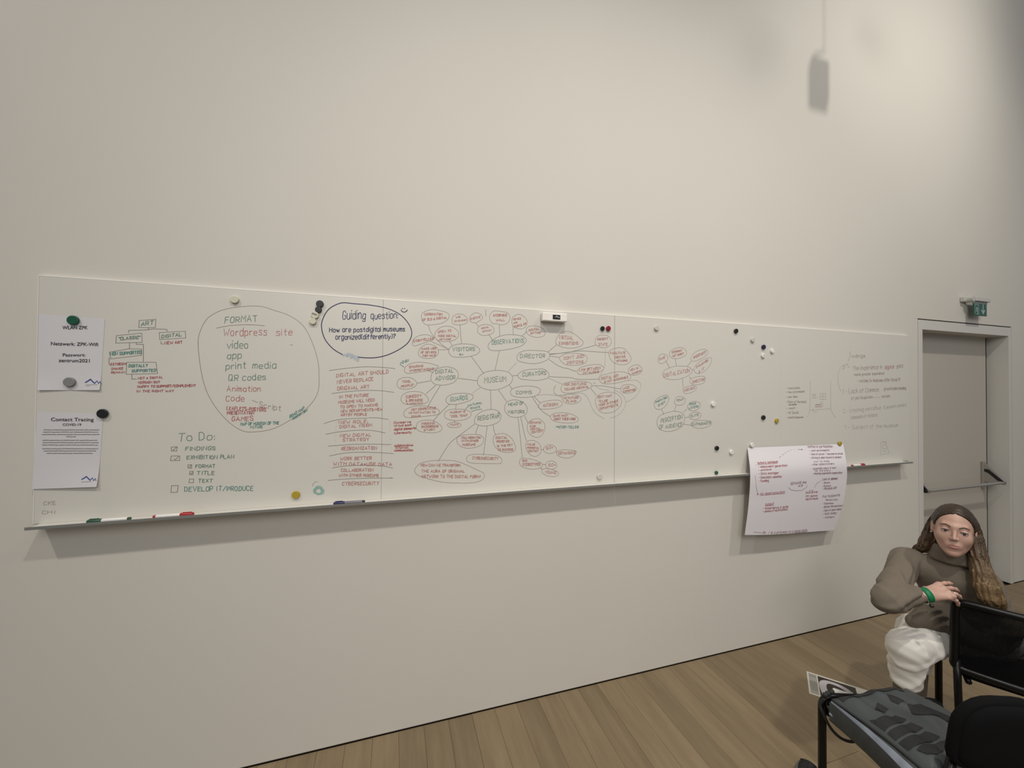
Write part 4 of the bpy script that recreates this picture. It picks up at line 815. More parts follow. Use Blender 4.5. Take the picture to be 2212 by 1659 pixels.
r_, on_ = sheet('contact_tracing_notice', 'white paper Contact Tracing COVID-19 notice with three printed paragraphs', 'notice', [(-1303, 1546), (-1103, 1536), (-1114, 1251), (-1311, 1254)],
                lambda u, v: 0.008*max(0, (v-0.6)/0.4)**2*(0.25+u)+0.0004)
printed(r_, on_, TRACING_TEXT, TRACING_STROKES, 2)

# flip chart sheet hanging over the pen tray
FW, FH = 841.0, 594.0
LE = [(0.0, 2.1585, -0.019, 1.2781), (0.27, 2.1068, -0.084, 1.1408), (0.62, 2.0913, -0.088, 0.9576), (1.0, 2.066, -0.082, 0.757)]
RE = [(0.0, 3.0214, -0.019, 1.2734), (0.235, 2.9572, -0.08, 1.1472), (0.4, 2.9502, -0.086, 1.0487), (0.66, 2.9203, -0.082, 0.8908), (1.0, 2.861, -0.066, 0.7012)]
def edge_pt(E, v):
    vs = [e[0] for e in E]; out = []
    for k in (1, 2, 3):
        ys = [e[k] for e in E]; i = min(max(int(np.searchsorted(vs, v))-1, 0), len(vs)-2); t = (v-vs[i])/(vs[i+1]-vs[i]); h = vs[i+1]-vs[i]
        m = lambda j: (ys[min(j+1, len(vs)-1)]-ys[max(j-1, 0)])/(vs[min(j+1, len(vs)-1)]-vs[max(j-1, 0)])
        out.append((2*t**3-3*t*t+1)*ys[i]+(t**3-2*t*t+t)*h*m(i)+(-2*t**3+3*t*t)*ys[i+1]+(t**3-t*t)*h*m(i+1))
    return np.array(out)
def flip_point(u, v):
    P = edge_pt(LE, v)*(1-u)+edge_pt(RE, v)*u
    P[2] -= 0.012*math.sin(PI*u)*v*(1-u)
    return P
chart = thing('flip_chart_sheet', 'large white paper sheet with red handwriting hanging over the pen tray', 'paper', (2.5, -0.08, 0.73))
n, mrow = 28, 36
V = [flip_point(i/n, j/mrow) for j in range(mrow+1) for i in range(n+1)]
Fc = [(j*(n+1)+i, j*(n+1)+i+1, (j+1)*(n+1)+i+1, (j+1)*(n+1)+i) for j in range(mrow) for i in range(n)]
N = len(V); V2 = V+[v+np.array((0, 0.0003, 0)) for v in V]
under(mesh('sheet', V2, Fc+[tuple(k+N for k in f[::-1]) for f in Fc], M['chart_paper'], smooth=True), chart)
def on_chart(x, y):
    p = flip_point(x/FW, y/FH); q = flip_point(x/FW, y/FH+0.01); d = q-p; nrm = np.array((0, d[2], -d[1])); nrm /= np.linalg.norm(nrm)
    if nrm[1] > 0: nrm = -nrm
    return p+nrm*0.0012
for tc, (s, x0, y0, x1, y1, h) in CHART_TEXT:
    st = lay_text(s, x0, -y0, x1, -y1, h*.85)
    under(ink_mesh('lettering', st, min(2.2, h*0.145), M['ink_'+('q' if tc in 'rR' else tc)], None, lambda x, z: on_chart(x, -z)), chart)
for oc, P in CHART_STROKES:
    under(ink_mesh('drawn_line', [pairs(P)], 2.0, M['ink_'+('q' if oc in 'rR' else oc)], None, on_chart), chart)

# ---------------------------------------------------------------- board eraser with its dark logo label
er = thing('board_eraser', 'white magnetic board eraser with a small black logo label near the top edge', 'eraser', (0.811, YF, 2.008))
under(obj('body', B(0.741, 0.881, -0.056, -0.026, 2.006, 2.050, 0.004, 3), M['board_edge']), er)
under(obj('felt_pad', B(0.744, 0.878, -0.026, YF-0.0005, 2.009, 2.047), mat('grey_felt', (0.35, 0.34, 0.31), 0.95)), er)
for xr in [0.748+0.0045*k for k in range(5)]+[0.856+0.0045*k for k in range(5)]:
    under(obj('grip_rib', B(xr, xr+0.0022, -0.0572, -0.055, 2.010, 2.046), M['board_edge']), er)
lb = under(obj('label_plate', B(0.797, 0.840, -0.0575, -0.0555, 2.016, 2.040), mat('label_black', (0.01, 0.01, 0.01), 0.5)), er)
for pts_, wd in (([(812, 2027), (819, 2034), (826, 2026)], 2.4), ([(826, 2026), (829, 2030), (831.5, 2025), (833.5, 2029), (836, 2025)], 1.4)):
    under(ink_mesh('logo', [pts_], wd, M['paper'], None, lambda x, z: (x/1000, -0.0580, z/1000)), er)

# ---------------------------------------------------------------- markers lying in the tray
def marker(label, x, y, length, capcol, flip=False, body='marker_white', r=0.0072, tiltz=0.0, cap_only=False):
    root = thing('board_marker', label, 'marker', (x, y, 1.1207+r*1.15), 'board markers in the tray', tiltz)
    s = -1 if flip else 1
    def lathe(P, m, nm):
        bm = bmesh.new(); tube(bm, [(s*a, 0, 0) for a, _ in P], [b for _, b in P], 14); obj(nm, bm, m, root, smooth=True)
    cap = 0.046
    lathe([(0, r*0.55), (0.003, r*0.95), (0.006, r*1.15), (cap-0.002, r*1.15), (cap, r*1.05)], M[capcol], 'cap')
    bm = bmesh.new(); box(bm, min(s*0.008, s*0.038), max(s*0.008, s*0.038), -0.002, 0.002, r*1.0, r*1.45, 0.001, 1); obj('cap_clip', bm, M[capcol], root)
    lathe([(cap, r*0.98), (cap+0.002, r), (length-0.012, r), (length-0.010, r*0.93)], M[body], 'barrel')
    lathe([(length-0.010, r*0.9), (length-0.002, r*0.9), (length, r*0.6)], M[capcol] if body == 'marker_white' else M['black'], 'end_plug')
    return root
M['marker_white'] = mat('marker_barrel', (0.74, 0.73, 0.69), 0.35)
M['marker_grey'] = mat('marker_smoke', (0.16, 0.15, 0.18), 0.3)
M['cap_green'] = mat('cap_green', (0.02, 0.075, 0.045), 0.4); M['cap_red'] = mat('cap_red', (0.36, 0.02, 0.025), 0.4); M['cap_blue'] = mat('cap_blue', (0.012, 0.012, 0.075), 0.35)
marker('white board marker with a dark green cap at the left end of the tray', -1.118, -0.066, 0.136, 'cap_green')
marker('white board marker with a bright red cap right of the green capped one', -0.776, -0.066, 0.136, 'cap_red', flip=True)
marker('dark blue capped marker with a smoky barrel below the red writing', -0.257, -0.066, 0.132, 'cap_blue', body='marker_grey')
marker('red capped marker in the tray right of the flip chart sheet', 3.16, -0.066, 0.13, 'cap_red', flip=True)

# ---------------------------------------------------------------- emergency exit sign above the door
M['sign_white'] = mat('sign_white', (0.55, 0.54, 0.50), 0.45); M['sign_green'] = mat('sign_green', (0.008, 0.085, 0.06), 0.3); M['sign_pale'] = mat('sign_pale', (0.33, 0.44, 0.40), 0.4)
M['sign_glass'] = mat('sign_edge', (0.25, 0.30, 0.28), 0.2)
ex = thing('exit_sign', 'small green emergency exit sign on a white wall arm above the door', 'sign', (4.5, 0.0, 2.40))
under(obj('wall_mount', B(4.395, 4.475, -0.030, 0.0, 2.375, 2.415, 0.006, 2), M['sign_white']), ex)
under(obj('arm_knuckle', tube(bmesh.new(), [(4.448, -0.012, 2.395), (4.448, -0.062, 2.395)], 0.026, 18), M['sign_white']), ex)
under(obj('lamp_bar', B(4.445, 4.640, -0.075, -0.035, 2.374, 2.410, 0.005, 2), M['sign_white']), ex)
pl = under(obj('sign_panel', B(4.452, 4.622, -0.058, -0.050, 2.262, 2.372, 0.001, 1), M['sign_green']), ex)
under(obj('glass_edge', B(4.450, 4.624, -0.060, -0.048, 2.357, 2.376), M['sign_glass']), ex)
def on_sign(x, z): return (4.452+x/1000, -0.0588, 2.262+z/1000)
# pictogram: door rectangle with a running figure on the left, down arrow on the right
under(ink_mesh('door_pictogram', [[(10, 12), (10, 90), (60, 90), (60, 12)], [(58, 12), (30, 12)]], 5, M['sign_pale'], None, on_sign), pl)
under(ink_mesh('running_figure', [[(30, 62), (44, 58), (50, 44)], [(37, 60), (34, 40), (22, 34)], [(34, 40), (46, 32), (44, 18)], [(37, 74), (40, 74)], [(38, 60), (26, 54)]], 7, M['sign_pale'], None, on_sign), pl)
under(ink_mesh('down_arrow', [[(118, 92), (118, 30)], [(96, 46), (118, 18), (140, 46)], [(104, 40), (118, 24), (132, 40)]], 11, M['sign_pale'], None, on_sign), pl)
BAG_PRINT =  [[(1.6691, -0.9901), (1.679, -1.0179), (1.6508, -1.0215), (1.6305, -1.0036)], [(1.5567, -1.0058), (1.5849, -1.0214), (1.5927, -1.029), (1.6661, -1.0428), (1.6749, -1.0702), (1.5658, -1.0609), (1.5401, -1.0415)], [(1.5622, -1.0676), (1.6758, -1.0808), (1.6869, -1.1077), (1.5717, -1.0939)], [(1.5655, -1.1016), (1.6769, -1.1168), (1.7017, -1.1418), (1.677, -1.1455), (1.5609, -1.1296)], [(1.581, -1.1431), (1.6172, -1.1402), (1.6461, -1.1502), (1.6865, -1.1529), (1.7402, -1.1548), (1.7248, -1.1627), (1.6714, -1.1698), (1.6173, -1.1758), (1.591, -1.1651)], [(1.7314, -0.9827), (1.7536, -1.0052), (1.7562, -1.0254), (1.7233, -1.0214), (1.718, -1.0025)], [(1.7479, -1.0344), (1.8225, -1.0563), (1.8432, -1.1029), (1.8343, -1.1213), (1.7896, -1.115), (1.7516, -1.0865), (1.724, -1.0605)]]
# ---------------------------------------------------------------- mesh-back chairs
M['chair_tube'] = mat('black_lacquer', (0.004, 0.004, 0.004), 0.30, spec=0.22)
M['chair_seat'] = mat('black_seat_cloth', (0.006, 0.006, 0.0065), 0.9, bump=0.3, bscale=600, spec=0.1)
M['chair_weave'] = mat('black_weave', (0.004, 0.004, 0.0045), 0.9, spec=0.1)
def arc(c, a, b, n=6):
    """quarter turn about c from c+a to c+b"""
    c, a, b = Vector(c), Vector(a), Vector(b)
    return [c+a*math.cos(t*PI/2/n)+b*math.sin(t*PI/2/n) for t in range(n+1)]
def make_chair(label, loc, rotz, group, padded=False):
    t = thing('conference_chair', label, 'chair', loc, group, rotz)
    for s in (-1, 1):
        P = [(s*.215, .16, 0.004), (s*.215, .16, .43)]+[tuple(v) for v in arc((s*.18, .16, .435), (s*.035, 0, 0), (0, 0, .035))]+[(s*.10, .16, .470)]
        obj('leg', tube(bmesh.new(), P, 0.0135, 12), M['chair_tube'], t, smooth=True)
        obj('glide', tube(bmesh.new(), [(s*.215, .16, 0.0), (s*.215, .16, .014)], 0.016, 12), M['black'], t)
        P = [(s*.205, -.235, 0.004), (s*.205, -.165, .40), (s*.205, -.152, .50)] if not padded else [(s*.205, -.235, 0.004), (s*.190, -.200, .33), (s*.110, -.170, .42), (s*.055, -.158, .60)]
        obj('leg', tube(bmesh.new(), P, 0.0125, 12), M['chair_tube'], t, smooth=True)
        obj('glide', tube(bmesh.new(), [(s*.205, -.2355, 0.0), (s*.205, -.233, .014)], 0.015, 12), M['black'], t)
        obj('side_rail', tube(bmesh.new(), [(s*.172, .150, .424), (s*.172, -.150, .416)], 0.011, 10), M['chair_tube'], t, smooth=True)
    obj('front_rail', tube(bmesh.new(), [(-.10, .16, .470), (.10, .16, .470)], 0.0134, 12), M['chair_tube'], t, smooth=True)
    obj('apron', B(-.205, .205, .142, .168, .405, .442, .004, 2), M['chair_tube'], t)
    # seat pad with rounded corners and a slight dish
    bm = bmesh.new(); n = 14; g = []
    for j in range(n+1):
        for i in range(n+1):
            u, v = i/n*2-1, j/n*2-1; k = 1-0.07*(abs(u)**6*abs(v)**6)
            g.append(bm.verts.new((u*.200*k, -.005+v*.148*k, .452-0.012*(1-u*u)*(1-v*v)-0.010*(abs(u)**8+abs(v)**8)*0.5)))
    low = [bm.verts.new((v.co.x*.985, v.co.y*.985, .428)) for v in g]
    for j in range(n):
        for i in range(n):
            a = j*(n+1)+i; bm.faces.new((g[a], g[a+1], g[a+n+2], g[a+n+1])); bm.faces.new((low[a+n+1], low[a+n+2], low[a+1], low[a]))
    bd = [i for i in range(n+1)]+[(j+1)*(n+1)-1 for j in range(1, n+1)]+[(n+1)*(n+1)-1-i for i in range(1, n+1)]+[j*(n+1) for j in range(n-1, 0, -1)]
    for a, b_ in zip(bd, bd[1:]+bd[:1]): bm.faces.new((g[b_], g[a], low[a], low[b_]))
    bmesh.ops.recalc_face_normals(bm, faces=bm.faces)
    obj('seat', bm, M['chair_seat'], t, smooth=True)
    # backrest: rounded frame with a woven panel, bowed backwards
    Z0, Z1, W_, rc = (.462, .757, .213, .034) if not padded else (.545, .758, .112, .085)
    def bp(x, z): v = (z-Z0)/(Z1-Z0); return (x, (-.150 if not padded else -.165)-.030*v-.018*(1-(x/.215)**2), z)
    ring = []
    for cx, cz, a0 in ((W_-rc, Z1-rc, 0), (-W_+rc, Z1-rc, 90), (-W_+rc, Z0+rc*.5, 180), (W_-rc, Z0+rc*.5, 270)):
        rz = rc if a0 < 180 else rc*.5
        for k in range(7):
            a = math.radians(a0+15*k); ring.append((cx+rc*math.cos(a), cz+rz*math.sin(a)))
    dn = []
    for (xa, za), (xb, zb) in zip(ring, ring[1:]+ring[:1]):
        m_ = max(1, int(math.hypot(xb-xa, zb-za)/0.03))
        dn += [(xa+(xb-xa)*k/m_, za+(zb-za)*k/m_) for k in range(m_)]
    obj('backrest_frame', tube(bmesh.new(), [bp(x, z) for x, z in dn], 0.0148, 10, closed=True), M['chair_seat' if padded else 'chair_tube'], t, smooth=True)
    if padded:      # upholstered back: a rounded cushion filling the frame
        bm = bmesh.new(); ring2 = [bp(x, z) for x, z in dn]; cx0 = Vector((0, ring2[0][1]-.012, (Z0+Z1)/2)); lay = []
        for k_, dy in ((1.0, 0), (1.0, -.014), (.93, -.026), (.75, -.031), (.4, -.033)): lay.append([bm.verts.new((x*k_, bp(x*k_, (Z0+Z1)/2+(z-(Z0+Z1)/2)*k_)[1]+dy, (Z0+Z1)/2+(z-(Z0+Z1)/2)*k_)) for x, z in dn])
        front = [bm.verts.new((x*.97, bp(x, z)[1]+.016, (Z0+Z1)/2+(z-(Z0+Z1)/2)*.97)) for x, z in dn]; N_ = len(dn)
        for A, D in zip([front]+lay[:-1], lay):
            for q in range(N_): bm.faces.new((A[q], A[(q+1) % N_], D[(q+1) % N_], D[q]))
        bm.faces.new(front[::-1]); bm.faces.new(lay[-1]); bmesh.ops.recalc_face_normals(bm, faces=bm.faces)
        obj('back_cushion', bm, M['chair_seat'], t, smooth=True)
        return t
    bm = bmesh.new(); gx, gz = 130, 96
    def strip(P, half, dirv):
        vs = [(bm.verts.new(Vector(p)+dirv*half), bm.verts.new(Vector(p)-dirv*half)) for p in P]
        for (a, b_), (c, d_) in zip(vs, vs[1:]): bm.faces.new((a, b_, d_, c))
    def inside_z(x):
        ex = max(0, abs(x)-(W_-rc)); up = Z1-rc+math.sqrt(max(0, rc*rc-ex*ex)); lo = Z0+rc*.5-0.5*math.sqrt(max(0, rc*rc-ex*ex)); return lo, up
    for i in range(1, gx):
        x = -W_+2*W_*i/gx; lo, up = inside_z(x)
        strip([bp(x, lo+(up-lo)*k/10) for k in range(11)], 0.00112, Vector((1, 0, 0)))
    for j in range(1, gz):
        z = Z0+(Z1-Z0)*j/gz
        hw = W_ if Z0+rc*.5 < z < Z1-rc else (W_-rc+math.sqrt(max(0, rc*rc-(z-(Z1-rc))**2)) if z > Z1-rc else W_-rc+math.sqrt(max(0, rc*rc-((Z0+rc*.5-z)*2)**2)))
        strip([(bp(-hw+2*hw*k/14, z)[0], bp(-hw+2*hw*k/14, z)[1]+0.0006, z) for k in range(15)], 0.00105, Vector((0, 0, 1)))
    o = obj('woven_panel', bm, M['chair_weave'], t); o['kind'] = 'stuff'
    return t
GC = 'black mesh back chairs'
chairA = make_chair('black mesh back chair the seated woman sits on, beside the door', (2.558, -0.9915, 0), math.atan2(-0.835, 0.55), GC)
chairB = make_chair('black mesh back chair in the foreground with the grey bag on its seat', (1.7315, -1.084, 0), math.radians(-20), GC, True)
for ch_ in chairB.children:
    if ch_.name.startswith(('backrest_frame', 'back_cushion')): ch_.location.x += 0.018

# ---------------------------------------------------------------- grey fabric bag on the near chair
def val(x, y, s=1.0):
    return (math.sin(x*23*s+y*9)+math.sin(y*31*s-x*13+1.3)+0.6*math.sin(x*51*s+y*47+0.7))/2.6
BX0, BX1, BY0, BY1 = 1.540, 1.895, -1.205, -.905
def bag_xy(u, v):
    """u from the left to the right edge, v from the far (wall) edge to the near edge"""
    x = BX0+(BX1-BX0)*u+0.018*math.sin(v*3.0)+0.030*(1-v)**1.5*(1-u); y = BY1+(BY0-BY1)*v-0.045*u*(1-v)
    return x, y
def bag_top(u, v):
    e = min(u, 1-u, v, 1-v); edge = 1-math.exp(-e*14)
    fold = 0.010*math.exp(-((u-0.42-0.25*v)/0.05)**2)+0.008*math.exp(-((u-0.72+0.2*v)/0.06)**2)-0.006*math.exp(-((u-0.2-0.1*v)/0.04)**2)
    return .492+0.036*edge+fold*edge+0.005*val(u*.5, v*.5)*edge+0.012*math.exp(-((u-.55)/.18)**2-((v-.06)/.1)**2)
M['bag'] = mat('bag_cloth', (0.046, 0.054, 0.056), 0.62, noise=0.12, nscale=14, bump=0.25, bscale=300)
M['bag_print'] = mat('bag_print', (0.008, 0.0085, 0.011), 0.7)
M['bag_trim'] = mat('bag_trim', (0.012, 0.013, 0.014), 0.7)
M['bag_side'] = mat('bag_side_panel', (0.26, 0.29, 0.34), 0.4, noise=0.2, nscale=18)
bag = thing('sports_bag', 'grey fabric bag with black block print lying on the near chair seat', 'bag', (1.745, -1.05, .452))
nu, nv = 60, 54
V = []; 
for j in range(nv+1):
    for i in range(nu+1):
        x, y = bag_xy(i/nu, j/nv); V.append((x, y, bag_top(i/nu, j/nv)))
Fc = [(j*(nu+1)+i+1, j*(nu+1)+i, (j+1)*(nu+1)+i, (j+1)*(nu+1)+i+1) for j in range(nv) for i in range(nu)]
under(mesh('top_panel', V, Fc, M['bag'], smooth=True), bag)
def side(name, edge, m, prof, parent):
    """wall of the bag below one edge: prof = list of (outward, z)"""
    Vv = []; k = len(prof)
    for u, v, nx, ny in edge:
        x, y = bag_xy(u, v); zt = bag_top(u, v)
        for q, (o_, z) in enumerate(prof):
            wob = 0.004*val(u*3+q, v*3) if 0 < q else 0
            gk = (.35+1.45*v) if nx < 0 else 1.0; Vv.append((x+nx*(o_*gk+wob), y+ny*(o_+wob), zt if q == 0 else z+wob))
    Ff = [(a*k+b_, a*k+b_+1, (a+1)*k+b_+1, (a+1)*k+b_) for a in range(len(edge)-1) for b_ in range(k-1)]
    return under(mesh(name, Vv, Ff, m, smooth=True), parent)
left = [(0, t/30, -1, 0) for t in range(31)]; far = [(t/30, 0, 0, 1) for t in range(31)]; right = [(1, t/30, 1, 0) for t in range(31)]; near = [(t/30, 1, 0, -1) for t in range(31)]
side('side_panel', left, M['bag'], [(0, 0), (.008, .484), (.013, .477)], bag)
side('side_panel', left, M['bag_side'], [(.013, .4772), (.030, .462), (.038, .444)], bag)
side('side_panel', left, M['bag'], [(.038, .4442), (.042, .430), (.034, .420), (.0, .418)], bag)
side('front_panel', far, M['bag_trim'], [(0, 0), (.016, .478), (.020, .462), (.012, .445)], bag)
side('side_panel', right, M['bag'], [(0, 0), (.016, .478), (.016, .462), (0, .455)], bag)
side('back_panel', near, M['bag'], [(0, 0), (.016, .478), (.016, .462), (0, .455)], bag)
for e_ in (left, far, right):
    under(obj('piping', tube(bmesh.new(), [(*bag_xy(u, v), bag_top(u, v)+0.001) for u, v, _, _ in e_], 0.0042, 8), M['bag_trim'], smooth=True), bag)
def on_bag(x, y, dz=0.0012):
    # invert the edge skew
    u = v = 0.5
    for _ in range(10):
        px, py = bag_xy(u, v); e0, e1 = x-px, y-py
        a = bag_xy(u+1e-3, v); b_ = bag_xy(u, v+1e-3); J = np.array((((a[0]-px)/1e-3, (b_[0]-px)/1e-3), ((a[1]-py)/1e-3, (b_[1]-py)/1e-3)))
        d_ = np.linalg.solve(J, np.array((e0, e1))); u += d_[0]; v += d_[1]
    return u, v
def in_poly(p, Q):
    x, y = p; c = False; n_ = len(Q)
    for i in range(n_):
        (x1, y1), (x2, y2) = Q[i], Q[i-1]
        if (y1 > y) != (y2 > y) and x < (x2-x1)*(y-y1)/(y2-y1)+x1: c = not c
    return c
def decal(Q, step=0.0035):
    """a printed shape draped on the bag's top: outline in bag (x,y)"""
    xs = [q[0] for q in Q]; ys = [q[1] for q in Q]; bm = bmesh.new()
    f = bm.faces.new([bm.verts.new((x, y, 0)) for x, y in Q])
    bmesh.ops.triangulate(bm, faces=[f]); 
    for _ in range(3): bmesh.ops.subdivide_edges(bm, edges=[e for e in bm.edges if e.calc_length() > 0.012], cuts=1, use_grid_fill=False)
    bmesh.ops.triangulate(bm, faces=list(bm.faces))
    for v_ in bm.verts:
        u, w_ = on_bag(v_.co.x, v_.co.y); u = min(max(u, .03), .97); w_ = min(max(w_, .01), .99); v_.co.x, v_.co.y = bag_xy(u, w_); v_.co.z = bag_top(u, w_)+0.0028
    bmesh.ops.recalc_face_normals(bm, faces=bm.faces)
    if sum(f.normal.z for f in bm.faces) < 0: bmesh.ops.reverse_faces(bm, faces=bm.faces)
    return under(obj('print_shape', bm, M['bag_print']), bag)
for Q in BAG_PRINT: decal(Q)
far_band = [bag_xy(a/12*.80+.01, .015) for a in range(13)]+[bag_xy(.81-a/12*.80, .15-.05*a/12) for a in range(13)]
fb_ = decal(far_band); fb_.name = 'hem_band'; fb_.data.materials[0] = M['bag_trim']
cord = [(1.562, -.885, .486), (1.556, -.872, .455), (1.560, -.880, .4275), (1.592, -.886, .3686), (1.640, -.89, .3225), (1.692, -.895, .3009), (1.728, -.90, .312), (1.752, -.91, .352), (1.76, -.93, .40)]
under(obj('carry_cord', tube(bmesh.new(), catmull(cord, 6), 0.0052, 8), M['bag_trim'], smooth=True), bag)
cord2 = [(1.556, -.90, .47), (1.570, -.905, .440), (1.592, -.915, .415), (1.625, -.92, .396), (1.65, -.94, .41)]
under(obj('carry_cord', tube(bmesh.new(), catmull(cord2, 5), 0.0045, 8), M['bag_trim'], smooth=True), bag)
for q in ((1.566, -.884, .492), (1.585, -.880, .490), (1.598, -.884, .496)):
    under(obj('cord_knot', tube(bmesh.new(), [(q[0]-.006, q[1], q[2]), (q[0], q[1], q[2]+.006), (q[0]+.008, q[1]-.004, q[2]+.012)], [.006, .009, .004], 8), M['bag_trim'], smooth=True), bag)

# ---------------------------------------------------------------- leaflet on the floor
lf = thing('exhibition_leaflet', 'printed leaflet with a dark photo lying on the floor beside the near chair', 'leaflet', (2.33, -.36, 0.0))
A_, B_, D_ = np.array((2.3267, -.2629)), np.array((2.4939, -.4576)), np.array((2.1717, -.3898))
def on_leaf(u, v, z=0.0012): p = A_+(B_-A_)*u*1.05+(D_-A_)*v; return (p[0], p[1], z)
def lq(name, u0, u1, v0, v1, z, m):
    return under(mesh(name, [on_leaf(u0, v0, z), on_leaf(u1, v0, z), on_leaf(u1, v1, z), on_leaf(u0, v1, z)], [(3, 2, 1, 0)], m), lf)
M['leaf_paper'] = mat('leaflet_paper', (0.52, 0.50, 0.43), 0.6); M['leaf_photo'] = mat('leaflet_photo', (0.022, 0.016, 0.014), 0.4)
M['leaf_text'] = mat('leaflet_text', (0.30, 0.285, 0.25), 0.7); M['leaf_pale'] = mat('leaflet_pale', (0.42, 0.39, 0.40), 0.5)
c4 = [on_leaf(0, 0, 0), on_leaf(1, 0, 0), on_leaf(1, 1, 0), on_leaf(0, 1, 0)]
bm = bmesh.new(); lo = [bm.verts.new(c) for c in c4]; hi = [bm.verts.new((c[0], c[1], .0012)) for c in c4]
bm.faces.new(lo[::-1]); bm.faces.new(hi)
for i in range(4): bm.faces.new((lo[i], lo[(i+1) % 4], hi[(i+1) % 4], hi[i]))
bmesh.ops.recalc_face_normals(bm, faces=bm.faces); under(obj('card', bm, M['leaf_paper']), lf)
lq('text_column', .03, .165, .06, .94, .0016, M['leaf_text'])
lq('photo', .185, .80, .07, .97, .0016, M['leaf_photo'])
def on_leaf_mm(x, y): return on_leaf(x/1000, y/1000, .0021)
under(ink_mesh('photo_motif', [catmull([(300, 960), (265, 700), (250, 420), (300, 250), (420, 200), (560, 240), (690, 380), (760, 560)], 6)], 120, M['leaf_pale'], None, on_leaf_mm), lf)
for yy in (120, 190, 420, 480, 540, 600, 660, 720, 780):
    under(ink_mesh('text_line', [[(45, yy), (150, yy)]], 22, mat('leaflet_ink', (0.16, 0.15, 0.13), 0.7), None, lambda x, y: on_leaf(x/1000, y/1000, .0019)), lf)
# folded slip lying on the leaflet
# dark laced shoe standing at the lower edge of the view
shoe = thing('shoe', 'grey shoe with black laces on the floor left of the near chair', 'shoe', (1.70, -.745, 0.0))
M['shoe'] = mat('grey_shoe_cloth', (0.16, 0.165, 0.155), 0.9, noise=0.2, nscale=40); M['sole'] = mat('shoe_sole', (0.30, 0.29, 0.27), 0.7)
dv = np.array((-.86, -.51)); dn_ = np.array((.51, -.86))
def shoe_pt(s_, a): # s_: 0 toe - 1 heel, a: angle over the upper
    wd = .048*math.sin(PI*min(1, .22+.9*s_))**.6*(1 if s_ > .02 else .7); ht = .055+.045*min(1, max(0, (s_-.25)/.4)); ht *= min(1, (s_+.10)/.30)
    c = np.array((1.738, -.702))+dv*s_*.27; p = c+dn_*math.cos(a)*wd; return (p[0], p[1], .018+math.sin(a)*ht)
V = [shoe_pt(i/18, PI*j/12) for i in range(19) for j in range(13)]; Fc = [(i*13+j, i*13+j+1, (i+1)*13+j+1, (i+1)*13+j) for i in range(18) for j in range(12)]
under(mesh('upper', V, Fc+[tuple(range(12, -1, -1)), tuple(18*13+j for j in range(13))], M['shoe'], smooth=True), shoe)
bm = bmesh.new(); rows = []
for z_ in (.002, .019): rows.append([bm.verts.new((*shoe_pt(i/18, a)[:2], z_)) for i, a in [(i, 0) for i in range(19)]+[(i, PI) for i in range(18, -1, -1)]])
bm.faces.new(rows[0][::-1]); bm.faces.new(rows[1]); n_ = len(rows[0])
for q in range(n_): bm.faces.new((rows[0][q], rows[0][(q+1) % n_], rows[1][(q+1) % n_], rows[1][q]))
bmesh.ops.recalc_face_normals(bm, faces=bm.faces); under(obj('sole', bm, M['sole']), shoe)
for k in range(6):
    s0 = .16+.07*k; under(obj('lace', tube(bmesh.new(), [np.array(shoe_pt(s0+.02*(t/6), PI*(.30+.4*t/6)))+np.array((0, 0, .0025)) for t in range(7)], .0034, 6), M['black'], smooth=True), shoe)
slip = thing('paper_slip', 'small white paper slip lying on top of the printed leaflet', 'paper', (2.29, -.44, .002))
bm = bmesh.new(); Q = [(2.337, -.401), (2.392, -.468), (2.300, -.520), (2.232, -.442)]
for z0, z1, f_ in ((.0026, .0032, 1.0), (.0040, .0048, .97)):
    lo = [bm.verts.new((2.315+(x-2.315)*f_, -.458+(y+.458)*f_, z0+.004*(i > 1)*(f_ < 1))) for i, (x, y) in enumerate(Q)]; hi = [bm.verts.new((v.co.x, v.co.y, v.co.z+.0006)) for v in lo]
    bm.faces.new(lo[::-1]); bm.faces.new(hi)
    for i in range(4): bm.faces.new((lo[i], lo[(i+1) % 4], hi[(i+1) % 4], hi[i]))
bmesh.ops.recalc_face_normals(bm, faces=bm.faces); under(obj('slip', bm, M['marker_white']), slip)

# small loudspeaker hung from the ceiling out of view above the door side; its shadow falls high on the wall
hs = thing('hanging_loudspeaker', 'small loudspeaker hanging on a cable high above the door side, out of view', 'loudspeaker', (2.95, -0.60, 4.27))
under(obj('cabinet', B(2.88, 3.02, -.66, -.54, 4.16, 4.38, .012, 3), M['black']), hs)
under(obj('bracket', tube(bmesh.new(), [(2.92, -.6, 4.38), (2.92, -.6, 4.43), (2.99, -.6, 4.46)], .008, 8), M['black']), hs)
under(obj('cable', tube(bmesh.new(), [(2.99, -.6, 4.46), (3.00, -.6, 6.4)], .0045, 8), M['black']), hs)
under(obj('cone', tube(bmesh.new(), [(2.95, -.66, 4.25), (2.95, -.667, 4.25)], [.045, .05], 18), M['mag_grey']), hs)
